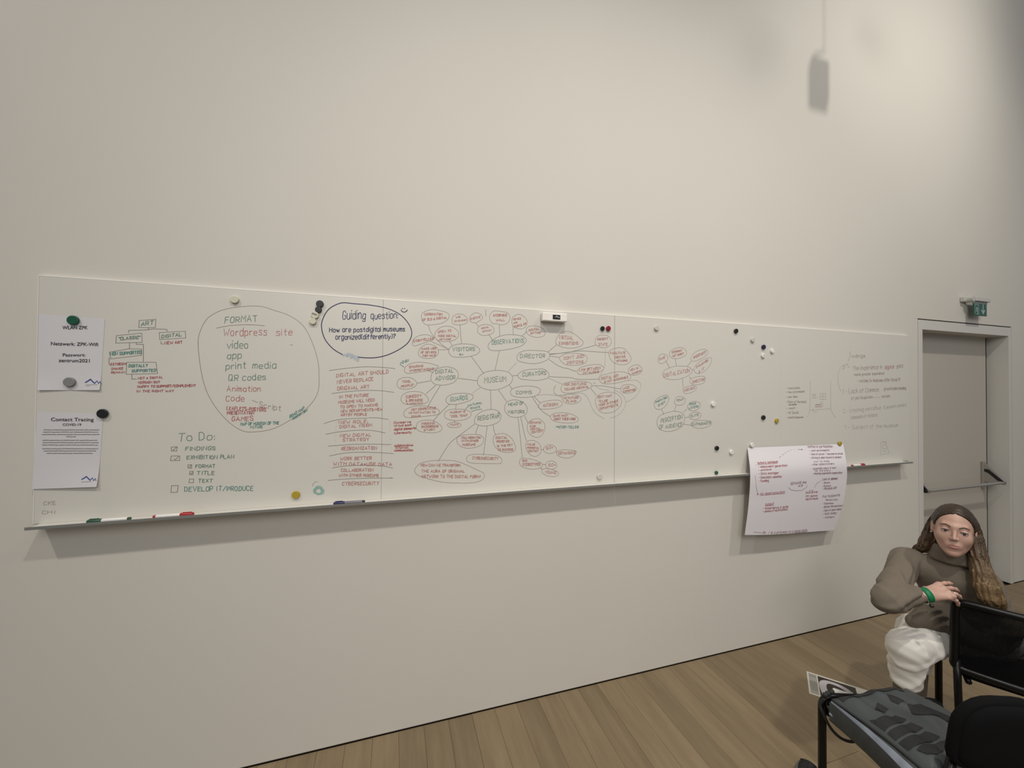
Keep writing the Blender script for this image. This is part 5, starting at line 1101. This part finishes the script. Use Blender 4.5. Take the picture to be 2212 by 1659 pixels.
# ---------------------------------------------------------------- signed-distance modelling for the figure
def smin(a, b, k):
    h = np.clip(0.5+0.5*(b-a)/k, 0, 1); return b*(1-h)+a*h-k*h*(1-h)
def smax(a, b, k): return -smin(-a, -b, k)
def cap(P, a, b, ra, rb):
    a, b = np.array(a, float), np.array(b, float); ba = b-a; t = np.clip(((P-a)@ba)/(ba@ba), 0, 1)
    return np.linalg.norm(P-a-t[..., None]*ba, axis=-1)-(ra+(rb-ra)*t)
def ell(P, c, r, R=None):
    q = P-np.array(c, float)
    if R is not None: q = q@np.array(R)
    r = np.array(r, float); k0 = np.linalg.norm(q/r, axis=-1); k1 = np.linalg.norm(q/(r*r), axis=-1)
    return k0*(k0-1)/np.maximum(k1, 1e-9)
def nets(fn, lo, hi, h):
    lo = np.array(lo, float); n = np.ceil((np.array(hi)-lo)/h).astype(int)+1
    G = np.stack(np.meshgrid(*[lo[i]+h*np.arange(n[i]) for i in range(3)], indexing='ij'), -1)
    F = fn(G); S = F < 0
    offs = [(i, j, k) for i in (0, 1) for j in (0, 1) for k in (0, 1)]
    cut = lambda A, o: A[o[0]:n[0]-1+o[0], o[1]:n[1]-1+o[1], o[2]:n[2]-1+o[2]]
    cnt = sum(cut(S, o).astype(int) for o in offs); act = (cnt > 0) & (cnt < 8); idx = np.argwhere(act)
    ids = -np.ones(act.shape, int); ids[act] = np.arange(len(idx))
    acc = np.zeros((len(idx), 3)); w_ = np.zeros(len(idx))
    for a in offs:
        for ax in range(3):
            if a[ax]: continue
            b = list(a); b[ax] = 1
            ia, ib = idx+np.array(a), idx+np.array(b)
            fa = F[ia[:, 0], ia[:, 1], ia[:, 2]]; fb = F[ib[:, 0], ib[:, 1], ib[:, 2]]; c = (fa < 0) != (fb < 0)
            t = np.where(c, fa/np.where(fa == fb, 1, fa-fb), 0); p = ia+t[:, None]*(np.array(b)-np.array(a))
            acc[c] += p[c]; w_[c] += 1
    V = lo+h*acc/w_[:, None]; Q = []
    for ax in range(3):
        o1, o2 = [x for x in range(3) if x != ax]
        sl = [slice(1, n[0]-1)]*3; A = [slice(1, n[i]-1) for i in range(3)]; A[ax] = slice(0, n[ax]-1); Bv = list(A); Bv[ax] = slice(1, n[ax])
        s0, s1 = S[tuple(A)], S[tuple(Bv)]; e = np.argwhere(s0 != s1)
        base = e+np.array([0 if i == ax else 1 for i in range(3)]); fl = s0[e[:, 0], e[:, 1], e[:, 2]]
        d1 = np.zeros(3, int); d1[o1] = 1; d2 = np.zeros(3, int); d2[o2] = 1
        g = lambda q: ids[q[:, 0], q[:, 1], q[:, 2]]
        quad = np.stack([g(base-d1-d2), g(base-d2), g(base), g(base-d1)], 1)
        flip = fl if ax != 1 else ~fl
        quad[~flip] = quad[~flip][:, ::-1]; Q.append(quad)
    return V, np.concatenate(Q)
def sdf_obj(name, fn, lo, hi, h, m, parent=None, T=None, relax=1):
    V, Q = nets(fn, lo, hi, h)
    for _ in range(relax):      # soften the grid steps a little
        s = np.zeros_like(V); c = np.zeros(len(V))
        for i in range(4):
            for a, b in ((Q[:, i], Q[:, (i+1) % 4]),):
                np.add.at(s, a, V[b]); np.add.at(s, b, V[a]); np.add.at(c, a, 1); np.add.at(c, b, 1)
        V = V*0.5+0.5*s/np.maximum(c, 1)[:, None]
    if T is not None: V = V@T[0].T+T[1]
    me = bpy.data.meshes.new(name); me.vertices.add(len(V)); me.vertices.foreach_set('co', V.astype(np.float32).ravel())
    me.loops.add(4*len(Q)); me.loops.foreach_set('vertex_index', Q.astype(np.int32).ravel())
    me.polygons.add(len(Q)); me.polygons.foreach_set('loop_start', np.arange(0, 4*len(Q), 4, dtype=np.int32))
    me.update(calc_edges=True); me.validate()
    o = link(name, me, m, None, True)
    return under(o, parent) if parent is not None else o

# ---------------------------------------------------------------- the seated woman
M['skin'] = mat('skin', (0.47, 0.29, 0.225), 0.5, noise=0.05, nscale=60); M['lip'] = mat('lip', (0.36, 0.155, 0.135), 0.45)
M['eye_white'] = mat('eye_white', (0.42, 0.39, 0.37), 0.25); M['iris'] = mat('iris', (0.030, 0.024, 0.02), 0.2); M['brow'] = mat('brow', (0.085, 0.05, 0.034), 0.8)
M['knit'] = mat('taupe_knit', (0.150, 0.126, 0.096), 0.95, noise=0.10, nscale=120, bump=0.6, bscale=420)
M['denim'] = mat('white_denim', (0.74, 0.72, 0.67), 0.85, bump=0.2, bscale=500); M['boot'] = mat('suede_boot', (0.135, 0.115, 0.09), 0.9)
M['band'] = mat('green_band', (0.0, 0.16, 0.06), 0.5); M['silver'] = mat('silver', (0.75, 0.73, 0.70), 0.2, metal=1.0)
def hair_mat():
    m = bpy.data.materials.new('brown_hair'); m.use_nodes = True; nt = m.node_tree; b = nt.nodes['Principled BSDF']
    b.inputs['Roughness'].default_value = 0.42; b.inputs['Specular IOR Level'].default_value = 0.35
    tc = nt.nodes.new('ShaderNodeTexCoord'); sp = nt.nodes.new('ShaderNodeSeparateXYZ'); nt.links.new(tc.outputs['Object'], sp.inputs[0])
    mr = nt.nodes.new('ShaderNodeMapRange'); mr.inputs['From Min'].default_value = 1.10; mr.inputs['From Max'].default_value = 0.80
    nt.links.new(sp.outputs['Z'], mr.inputs['Value'])
    mp = nt.nodes.new('ShaderNodeMapping'); mp.inputs['Scale'].default_value = (170, 170, 10); nt.links.new(tc.outputs['Object'], mp.inputs[0])
    n = nt.nodes.new('ShaderNodeTexNoise'); n.inputs['Scale'].default_value = 1.0; n.inputs['Detail'].default_value = 3; nt.links.new(mp.outputs[0], n.inputs[0])
    ad = nt.nodes.new('ShaderNodeMath'); ad.operation = 'MULTIPLY_ADD'; ad.inputs[1].default_value = 0.9; ad.inputs[2].default_value = -0.45; nt.links.new(n.outputs[0], ad.inputs[0])
    sm = nt.nodes.new('ShaderNodeMath'); sm.operation = 'ADD'; nt.links.new(ad.outputs[0], sm.inputs[0]); nt.links.new(mr.outputs[0], sm.inputs[1])
    cr = nt.nodes.new('ShaderNodeValToRGB'); e = cr.color_ramp.elements
    e[0].position = 0.0; e[0].color = (0.030, 0.019, 0.012, 1); e[1].position = 1.0; e[1].color = (0.19, 0.125, 0.062, 1)
    q = e.new(0.45); q.color = (0.068, 0.042, 0.023, 1)
    nt.links.new(sm.outputs[0], cr.inputs[0]); nt.links.new(cr.outputs[0], b.inputs['Base Color'])
    return m
M['hair'] = hair_mat()
woman = thing('person', 'seated woman in a taupe turtleneck and white trousers with her hand on a chair back', 'person', (2.58, -.86, 0.0))

HC = np.array((2.4065, -.8580, 1.0283))           # centre of the head, between the ears
fw = np.array((-.900, -.435, .05)); fw /= np.linalg.norm(fw)
upv = np.array((0.02, -0.05, 1.0)); lf_ = np.cross(upv, fw); lf_ /= np.linalg.norm(lf_); upv = np.cross(fw, lf_)
RH = np.stack([lf_*.86, fw*.94, upv*.94], 1)   # columns: her left, forward, up (a small, narrow head)
TH = (RH, HC)
def h2w(p): return RH@np.array(p, float)+HC
def w2h(P): return (P-HC)@RH

def head_sdf(P):
    X = np.abs(P[..., 0]); Q = np.stack([X, P[..., 1], P[..., 2]], -1)
    d = ell(P, (0, -.012, .026), (.071, .091, .084))
    d = smin(d, ell(P, (0, .026, -.034), (.057, .060, .080)), .025)
    d = smin(d, cap(Q, (.044, .004, -.040), (.010, .058, -.094), .022, .017), .026)
    d = smin(d, ell(P, (0, .066, -.099), (.018, .018, .015)), .014)
    d = smin(d, ell(Q, (.036, .056, -.026), (.024, .022, .026)), .022)
    d = smin(d, cap(Q, (.004, .078, .024), (.036, .0655, .026), .0090, .0085), .016)
    d = smax(d, -ell(Q, (.0315, .096, .004), (.0175, .015, .0125)), .010)
    d = smin(d, cap(P, (0, .080, .014), (0, .1020, -.025), .0058, .0080), .010)
    d = smin(d, ell(Q, (.0092, .0925, -.0285), (.0062, .0080, .0060)), .005)
    d = smin(d, ell(P, (0, .074, -.061), (.027, .0175, .0185)), .014)
    lids = np.linalg.norm(Q-np.array((.0315, .0715, .003)), axis=-1)-.0140
    lids = smax(lids, -ell(Q, (.0315, .0870, .0018), (.0130, .0150, .0056)), .0015)
    d = smin(d, lids, .004)
    d = smax(d, -cap(Q, (0, .0965, -.0630), (.0215, .0855, -.0608), .0020, .0010), .002)
    d = smax(d, -ell(Q, (.0055, .0985, -.0365), (.0032, .005, .0028)), .002)
    ear = smax(ell(Q, (.0735, -.010, -.006), (.0105, .019, .031)), -ell(Q, (.083, -.004, -.004), (.007, .010, .018)), .004)
    d = smin(d, ear, .005)
    return smin(d, cap(P, (0, -.022, -.06), (0, -.060, -.18), .047, .049), .022)
sdf_obj('head', head_sdf, (-.095, -.115, -.19), (.095, .122, .118), .0026, M['skin'], woman, TH)
ys = np.linspace(0.02, 0.125, 211)
def face_y(x, z):
    f = head_sdf(np.stack([np.full_like(ys, x), ys, np.full_like(ys, z)], -1)); i = np.nonzero(f < 0)[0]
    return ys[i[-1]] if len(i) else 0.05
def on_face(x, z, o=0.0): return h2w((x, face_y(x, z)+o, z))
head_o = [o for o in woman.children if o.name.startswith('head')][0]
for s in (-1, 1):
    bm = bmesh.new(); bmesh.ops.create_uvsphere(bm, u_segments=16, v_segments=10, radius=.0122)
    e = obj('eyeball', bm, M['eye_white'], None, True); e.location = h2w((s*.0315, .0715, .003)); under(e, head_o)
    bm = bmesh.new(); bmesh.ops.create_uvsphere(bm, u_segments=14, v_segments=8, radius=.0072); bmesh.ops.scale(bm, vec=(1, 1, 1), verts=bm.verts)
    e = obj('iris', bm, M['iris'], None, True); e.location = h2w((s*.0315+.0004, .0778, .0022)); under(e, head_o)
    L = [on_face(s*x, z, .0006) for x, z in ((.0145, .0225), (.022, .0270), (.032, .0295), (.042, .0275), (.050, .0215))]
    under(obj('eyebrow', tube(bmesh.new(), catmull(L, 4), [.0013+.0012*math.sin(PI*min(1, (k+3)/17)) for k in range(17)], 6), M['brow'], None, True), head_o)
    L = [on_face(s*x, z, .0004) for x, z in ((.0185, .0035), (.024, .0070), (.0315, .0084), (.039, .0068), (.0455, .0025))]
    under(obj('eyelashes', tube(bmesh.new(), catmull(L, 4), .0016, 5), M['brow'], None, True), head_o)
up_l = [on_face(x, z, -.0009) for x, z in ((-.0225, -.0600), (-.012, -.0590), (-.004, -.0575), (0, -.0580), (.004, -.0575), (.012, -.0590), (.0225, -.0600))]
lo_l = [on_face(x, z, -.0012) for x, z in ((-.0215, -.0612), (-.012, -.0662), (0, -.0680), (.012, -.0662), (.0215, -.0612))]
under(obj('lips', tube(tube(bmesh.new(), catmull(up_l, 4), [.0010+.0022*math.sin(PI*k/24) for k in range(25)], 8), catmull(lo_l, 5), [.0010+.0034*math.sin(PI*k/20) for k in range(21)], 8), M['lip'], None, True), head_o)
for s in (-1, 1):
    p = h2w((s*.0785, -.006, -.036)); bm = bmesh.new(); bmesh.ops.create_uvsphere(bm, u_segments=10, v_segments=6, radius=.0035)
    e = obj('earring', bm, M['silver'], None, True); e.location = p; under(e, head_o)

# hair: a parted cap, one lock tucked behind her right ear, one falling in front of her left shoulder
RI = np.linalg.inv(RH)
right_pts = [h2w(p) for p in ((-.058, -.038, .030), (-.066, -.050, -.020), (-.074, -.060, -.070), (-.086, -.070, -.108), (-.100, -.088, -.138), (-.122, -.108, -.160))]
right_rad = [.022, .028, .031, .029, .021, .009]
left_pts = [h2w(p) for p in ((.060, -.024, .040), (.072, -.014, -.030), (.084, .008, -.095), (.100, .032, -.160), (.116, .046, -.215), (.126, .048, -.258), (.130, .044, -.290))]
left_rad = [.020, .024, .026, .030, .034, .030, .014]
left2 = [h2w(p) for p in ((.058, -.040, .030), (.074, -.034, -.060), (.096, -.014, -.140), (.122, .008, -.205), (.146, .016, -.262), (.158, .012, -.296))]
left2_rad = [.020, .024, .027, .030, .027, .013]
def chain(P, pts, rad, k=.014):
    d = None
    for i in range(len(pts)-1):
        c = cap(P, pts[i], pts[i+1], rad[i], rad[i+1]); d = c if d is None else smin(d, c, k)
    return d
def hair_sdf(W_):
    P = (W_-HC)@RI.T
    x, y, z = P[..., 0], P[..., 1], P[..., 2]; ax = np.abs(x); Q = np.stack([ax, y, z], -1)
    d = ell(P, (0, -.014, .029), (.0785, .0965, .0880))
    d = smin(d, ell(P, (0, -.062, -.045), (.070, .046, .085)), .03)
    # hairline: swept off the forehead, back over the temples and behind the ears
    line = y-(.006+.66*np.maximum(z, -.03)+.10*ax); d = smax(d, line*.8, .004)
    d = smax(d, -ell(Q, (.084, .006, -.026), (.028, .034, .036)), .006)
    d = smax(d, -cap(P, (0, .070, .076), (0, -.03, .1195), .0032, .0030), .003)
    # strands combed from the parting down the sides
    q = y*(1+.8*np.clip(.1-z, 0, .2))+.25*ax; d = d+(.0011*np.sin(q*430+9*ax)+.0009*np.sin(q*870+20*z))*.9
    locks = smin(chain(W_, right_pts, right_rad), smin(chain(W_, left_pts, left_rad), chain(W_, left2, left2_rad), .012), .01)
    lu, wv = unit(lf_), unit(fw); wz = W_[..., 2]; u = (W_-HC)@lu; v = (W_-HC)@wv
    def off(pts):       # distance across the lock, measured from its own spine
        o = np.array(pts)[::-1]; return u-np.interp(wz, o[:, 2], (o-HC)@lu), v-np.interp(wz, o[:, 2], (o-HC)@wv)
    ul, vl = off(left_pts); ur, vr = off(right_pts); sel = u > 0; g = np.where(sel, ul, ur); k = np.where(sel, vl, vr); sw = .006*np.sin(wz*26)+.004*np.sin(wz*47+1)
    ph = (g+sw)*1.0+k*.55; ph2 = (g-sw*.7)-k*.8
    locks = locks+.0021*np.sin(ph*330)+.0017*np.sin(ph2*520+1)+.0010*np.sin(ph*1010)
    return smin(d, locks, .012)
def unit(v): v = np.array(v, float); return v/np.linalg.norm(v)
ap = np.array(right_pts+left_pts+left2+[h2w((0, .08, .13)), h2w((0, -.13, .13))])
sdf_obj('hair', hair_sdf, ap.min(0)-.035, ap.max(0)+.035, .0031, M['hair'], woman, relax=1)
rh = random.Random(3)
def strands(name, pts, rad, n_, r=.0011):
    """loose strands following a lock"""
    bm = bmesh.new(); pts = list(pts)+[pts[-1]+(pts[-1]-pts[-2])*.7]; rad = list(rad)+[rad[-1]*.55]; sp = catmull(pts, 5)
    for _ in range(n_):
        a0 = rh.uniform(0, 2*PI); k = rh.uniform(.85, 1.12); a1 = rh.uniform(-.5, .5); st = rh.randint(0, 4); L = []
        for i, p in enumerate(sp[st:]):
            t = (i+st)/(len(sp)-1)*(len(rad)-1); j = min(int(t), len(rad)-2); rr = (rad[j]+(rad[j+1]-rad[j])*(t-j))*k
            tn = np.array(sp[min(i+st+1, len(sp)-1)])-np.array(sp[max(i+st-1, 0)]); tn /= np.linalg.norm(tn)
            ax = np.cross(tn, (0.9, 0.4, 0)); ax /= np.linalg.norm(ax); ay = np.cross(tn, ax); a = a0+a1*t*.6
            L.append(p+ax*math.cos(a)*rr+ay*math.sin(a)*rr*.66)
        tube(bm, L, [r*(1-.6*i/len(L)) for i in range(len(L))], 4)
    o = obj(name, bm, M['hair'], None, True); o['kind'] = 'stuff'; return under(o, woman)
strands('loose_strands', right_pts, right_rad[:-1]+[.018], 110)
strands('loose_strands', left_pts, [q*1.03 for q in left_rad[:-1]]+[.024], 210)
strands('loose_strands', left2, [q*1.03 for q in left2_rad[:-1]]+[.022], 190)

# sweater: torso, both sleeves and the folded collar as one knitted piece
NB = h2w((0, -.062, -.188))                     # base of the neck
SR, SL = NB-lf_*.142+np.array((0, 0, -.032)), NB+lf_*.090+np.array((0, 0, -.038))
ER, WR = np.array((2.034, -.815, .744)), np.array((2.160, -.874, .778))
EL, WL = np.array((2.515, -.965, .64)), np.array((2.44, -.865, .57))
def crease(P, c, n, w, a): return a*np.exp(-(((P-np.array(c))@unit(n))/w)**2)
def unit(v): v = np.array(v, float); return v/np.linalg.norm(v)
def sweater(P):
    d = cap(P, SR, SL, .052, .050)
    d = smin(d, cap(P, NB-lf_*.055+np.array((.028, -.002, -.085)), NB+lf_*.055+np.array((.028, -.002, -.085)), .080, .080), .05)
    d = smin(d, cap(P, NB-lf_*.045+np.array((.070, -.008, -.175)), NB+lf_*.045+np.array((.070, -.008, -.175)), .078, .078), .06)
    d = smin(d, cap(P, (2.535, -.810, .575), (2.585, -.890, .570), .092, .092), .05)
    d = smin(d, cap(P, NB+(0, 0, -.05), NB+(0, 0, .005), .074, .056), .03)
    # sleeves with soft folds gathered at the inside of the elbow
    ua = cap(P, SR, ER+(.006, .002, .004), .055, .046); fa = cap(P, ER+(.003, -.002, 0), WR-unit(WR-ER)*.034, .046, .0345)
    arm = smin(ua, fa, .025); au = unit(SR-ER); env = np.exp(-np.maximum(ua, 0)/.03)
    # long slanting folds from the armpit down to the elbow
    nf = unit((.50, -.10, -.86)); f0 = ER+(SR-ER)*.42
    for k, (o_, w, a) in enumerate(((-.075, .010, .0055), (-.040, .008, .0085), (-.008, .009, .0080), (.022, .008, .0075), (.050, .009, .0055), (.085, .010, .0045))):
        arm = arm-crease(P, f0+nf*o_, nf+np.array((.12*math.sin(k*2.1), .25*math.cos(k*1.7), 0)), w, a)*(.6+.4*np.sin(P[..., 0]*38+k*2))
        arm = arm+crease(P, f0+nf*(o_+.014), nf, .007, a*.45)
    fu = unit(WR-ER)
    for k, (t, w, a) in enumerate(((.02, .010, .004), (.055, .012, .003), (.11, .012, .002))): arm = arm-crease(P, ER+fu*t, fu+np.array((.2, -.1, .7-.4*k)), w, a)
    la = smin(cap(P, SL, EL, .055, .048), cap(P, EL, WL, .048, .038), .03)
    d = smin(smin(d, arm, .022), la, .025)
    d = d-crease(P, (2.47, -.86, .66), (.15, .1, 1), .014, .005)-crease(P, (2.47, -.86, .615), (-.25, .1, 1), .012, .004)-crease(P, (2.45, -.86, .72), (-.5, .1, 1), .012, .003)
    lap = smin(cap(P, (2.40, -.80, .590), (2.50, -.90, .555), .062, .072), cap(P, (2.36, -.79, .60), (2.30, -.77, .585), .050, .030), .04)
    d = smin(d, lap, .05)
    hem = (P-np.array((2.275, -.745, .552)))@unit((-.42, -.25, -1.0)); d = smax(d, hem, .006)
    d = smax(d, .490-P[..., 2], .006)
    # rolled collar
    c0, c1 = h2w((0, -.056, -.160)), h2w((0, -.044, -.118))
    d = smin(d, smax(cap(P, c0, c1, .0735, .0640), -((P-c0)@upv)-.006, .010)+.0012*np.sin(np.arctan2((P-c0)@unit(fw), (P-c0)@unit(lf_))*7), .0025)
    d = smax(d, -cap(P, c1+upv*.006, c1+upv*.09, .052, .060), .005)
    return d
sdf_obj('sweater', sweater, (1.93, -1.12, .50), (2.72, -.58, .97), .0058, M['knit'], woman)
# right hand: palm and five separate fingers drooping over the chair back
def unit(v): v = np.array(v, float); return v/np.linalg.norm(v)
e1 = unit((.950, -.285, .10)); nU = np.array((-.10, -.42, .90)); nU = unit(nU-e1*(nU@e1)); e2 = np.cross(nU, e1); e2 = unit(e2)
if e2[1] > 0: e2 = -e2
W0 = WR+e1*.016+np.array((0, 0, .002)); KN = W0+e1*.078+nU*.016
def rot_about(v, ax, a): return v*math.cos(a)+np.cross(ax, v)*math.sin(a)+ax*(ax@v)*(1-math.cos(a))
bend_ax = np.cross(e1, -nU); bend_ax = unit(bend_ax)
fing = []
for off, ln, bends, spread, r0 in ((-.030, .072, (2, 14, 10), -.10, .0084), (-.010, .079, (8, 18, 12), -.02, .0088), (.011, .073, (16, 22, 14), .04, .0083), (.030, .057, (26, 26, 18), .10, .0074)):
    base = KN+e2*off-nU*(.004 if abs(off) > .02 else 0)-e1*(.010 if off > .02 else 0); dirv = unit(e1+e2*spread); p = base-e1*.012; ch = [p]; a = 0
    for seg, bd in zip((ln*.45, ln*.31, ln*.24), bends):
        a += math.radians(bd); q = rot_about(dirv, bend_ax, a); p = p+q*(seg+(.012 if len(ch) == 1 else 0)); ch.append(p)
    fing.append((ch, r0))
tb = W0+e1*.022-e2*.022-nU*.012; th = [tb, tb+unit(e1*.7-e2*.55-nU*.45)*.040, tb+unit(e1*.7-e2*.55-nU*.45)*.040+unit(e1*.9-e2*.1-nU*.4)*.030, tb+unit(e1*.7-e2*.55-nU*.45)*.040+unit(e1*.9-e2*.1-nU*.4)*.030+unit(e1*.95+e2*.05-nU*.35)*.022]
def hand(P):
    d = cap(P, WR-e1*.03, W0+e1*.01, .026, .0245)
    for o_ in (-.026, -.009, .009, .025): d = smin(d, cap(P, W0+e2*o_*.55+e1*.008, KN+e2*o_-e1*.006-nU*.004, .0145, .0118), .012)
    for ch, r in fing:
        f = None
        for i in range(3):
            c = cap(P, ch[i], ch[i+1], r*(1-.09*i), r*(1-.09*(i+1))); f = c if f is None else smin(f, c, .003)
        for i in (1, 2): f = smin(f, np.linalg.norm(P-ch[i]-nU*.0008, axis=-1)-r*.98, .002)
        d = smin(d, f, .0035)
    t = smin(cap(P, th[0], th[1], .0135, .0105), smin(cap(P, th[1], th[2], .0102, .0088), cap(P, th[2], th[3], .0088, .0065), .003), .004)
    d = smin(d, t, .008)
    for o_ in (-.030, -.010, .011, .030): d = smin(d, np.linalg.norm(P-(KN+e2*o_*.95+nU*.002-e1*.003), axis=-1)-.0098, .006)
    return d
hp = np.array([q for ch, _ in fing for q in ch]+th+[WR-e1*.03])
hand_o = sdf_obj('hand', hand, hp.min(0)-.03, hp.max(0)+.03, .0022, M['skin'], woman)
M['nail'] = mat('nail', (0.50, 0.34, 0.29), 0.25)
for ch, r in fing:
    d_ = unit(ch[3]-ch[2]); bm = bmesh.new(); bmesh.ops.create_uvsphere(bm, u_segments=10, v_segments=6, radius=1.0)
    n_ = unit(np.cross(bend_ax, d_)); n_ = n_ if n_@nU > 0 else -n_; sx = unit(np.cross(d_, n_))
    for v in bm.verts: v.co = Vector(ch[3]-d_*.001+n_*(r*.74*.62)+sx*v.co.x*.0048+d_*v.co.y*.0066+n_*v.co.z*.0022)
    under(obj('fingernail', bm, M['nail'], None, True), hand_o)
def ring_tube(c, ax, R_, r, seg=20, sq=(1, 1)):
    ax = unit(ax); a = unit(np.cross(ax, (0, 0.3, 1))); b = np.cross(ax, a)
    return tube(bmesh.new(), [c+a*math.cos(2*PI*k/seg)*R_*sq[0]+b*math.sin(2*PI*k/seg)*R_*sq[1] for k in range(seg)], r, 8, closed=True)
rf = fing[2][0]; under(obj('finger_ring', ring_tube(rf[0]*.35+rf[1]*.65, rf[1]-rf[0], .0088, .0015), M['silver'], None, True), hand_o)
bm = bmesh.new(); ax_ = unit(WR-ER); a_ = unit(np.cross(ax_, (0, .3, 1))); b_ = np.cross(ax_, a_); rows = []
for q_ in (0.000, .0235):
    for rr in (.0305, .0275): rows.append([bm.verts.new(Vector(WR+ax_*(q_-.004)+(a_*math.cos(2*PI*k/28)+b_*math.sin(2*PI*k/28)*.95)*rr)) for k in range(28)])
for A, D in ((rows[0], rows[2]), (rows[2], rows[3]), (rows[3], rows[1]), (rows[1], rows[0])):
    for k in range(28): bm.faces.new((A[k], A[(k+1) % 28], D[(k+1) % 28], D[k]))
bmesh.ops.recalc_face_normals(bm, faces=bm.faces); under(obj('green_wristband', bm, M['band'], None, True), woman)
under(obj('bracelet', ring_tube(WR-ax_*.010, ax_+np.array((0, 0, .25)), .0335, .0018), M['silver'], None, True), woman)
bm = bmesh.new(); bmesh.ops.create_uvsphere(bm, u_segments=12, v_segments=8, radius=.0075); e = obj('bracelet_bead', bm, M['black'], None, True); e.location = WR-ax_*.002+np.array((-.008, -.032, -.026)); under(e, woman)

# trousers and boots
HR, HL = np.array((2.545, -.815, .535)), np.array((2.605, -.895, .535)); KR, KL = np.array((2.235, -.780, .492)), np.array((2.405, -.725, .500))
AR, AL = np.array((2.290, -.740, .12)), np.array((2.46, -.690, .12))
def trousers(P):
    d = cap(P, HR, HL, .085, .085)
    for H_, K_, A_ in ((HR, KR, AR), (HL, KL, AL)):
        sh = A_+(K_-A_)*.50
        leg = smin(cap(P, H_, K_, .084, .066), cap(P, K_+(0, 0, -.01), sh, .064, .054), .03)
        t = (P-K_)@unit(H_-K_)
        leg = leg-crease(P, K_+(.03, -.01, -.01), (.6, .3, -.7), .010, .005)-crease(P, K_+(.06, -.01, -.02), (.9, .2, -.5), .011, .006)-crease(P, K_+(.0, .0, -.07), (-.2, .3, 1), .012, .004)-crease(P, K_+(.11, -.01, .0), (1, -.1, -.2), .013, .004)+.0012*np.sin(P[..., 2]*140+P[..., 0]*90)
        leg = smax(leg, -(P-sh)@unit(K_-sh), .008)
        d = smin(d, leg, .02)
    return smax(d, P[..., 2]-.620, .01)
sdf_obj('trousers', trousers, (2.11, -1.02, .26), (2.72, -.56, .66), .0056, M['denim'], woman)
for K_, A_ in ((KR, AR), (KL, AL)):
    toe = unit((-.70, .10, 0)) if K_ is KR else unit((-.6, .45, 0))
    def boot(P, K_=K_, A_=A_, toe=toe):
        f = A_*(1, 1, 0)
        d = cap(P, A_+(K_-A_)*.72, A_, .048, .038)
        d = smin(d, cap(P, f-toe*.03+(0, 0, .042), f+toe*.075+(0, 0, .036), .040, .034), .03)
        d = smin(d, cap(P, f+toe*.075+(0, 0, .032), f+toe*.150+(0, 0, .028), .034, .026), .02)
        return smax(d, .002-P[..., 2], .004)
    pts_ = np.array([A_+(K_-A_)*.72, A_*(1, 1, 0), A_*(1, 1, 0)+toe*.17]); sdf_obj('boot', boot, pts_.min(0)-.07, pts_.max(0)+.07, .006, M['boot'], woman)
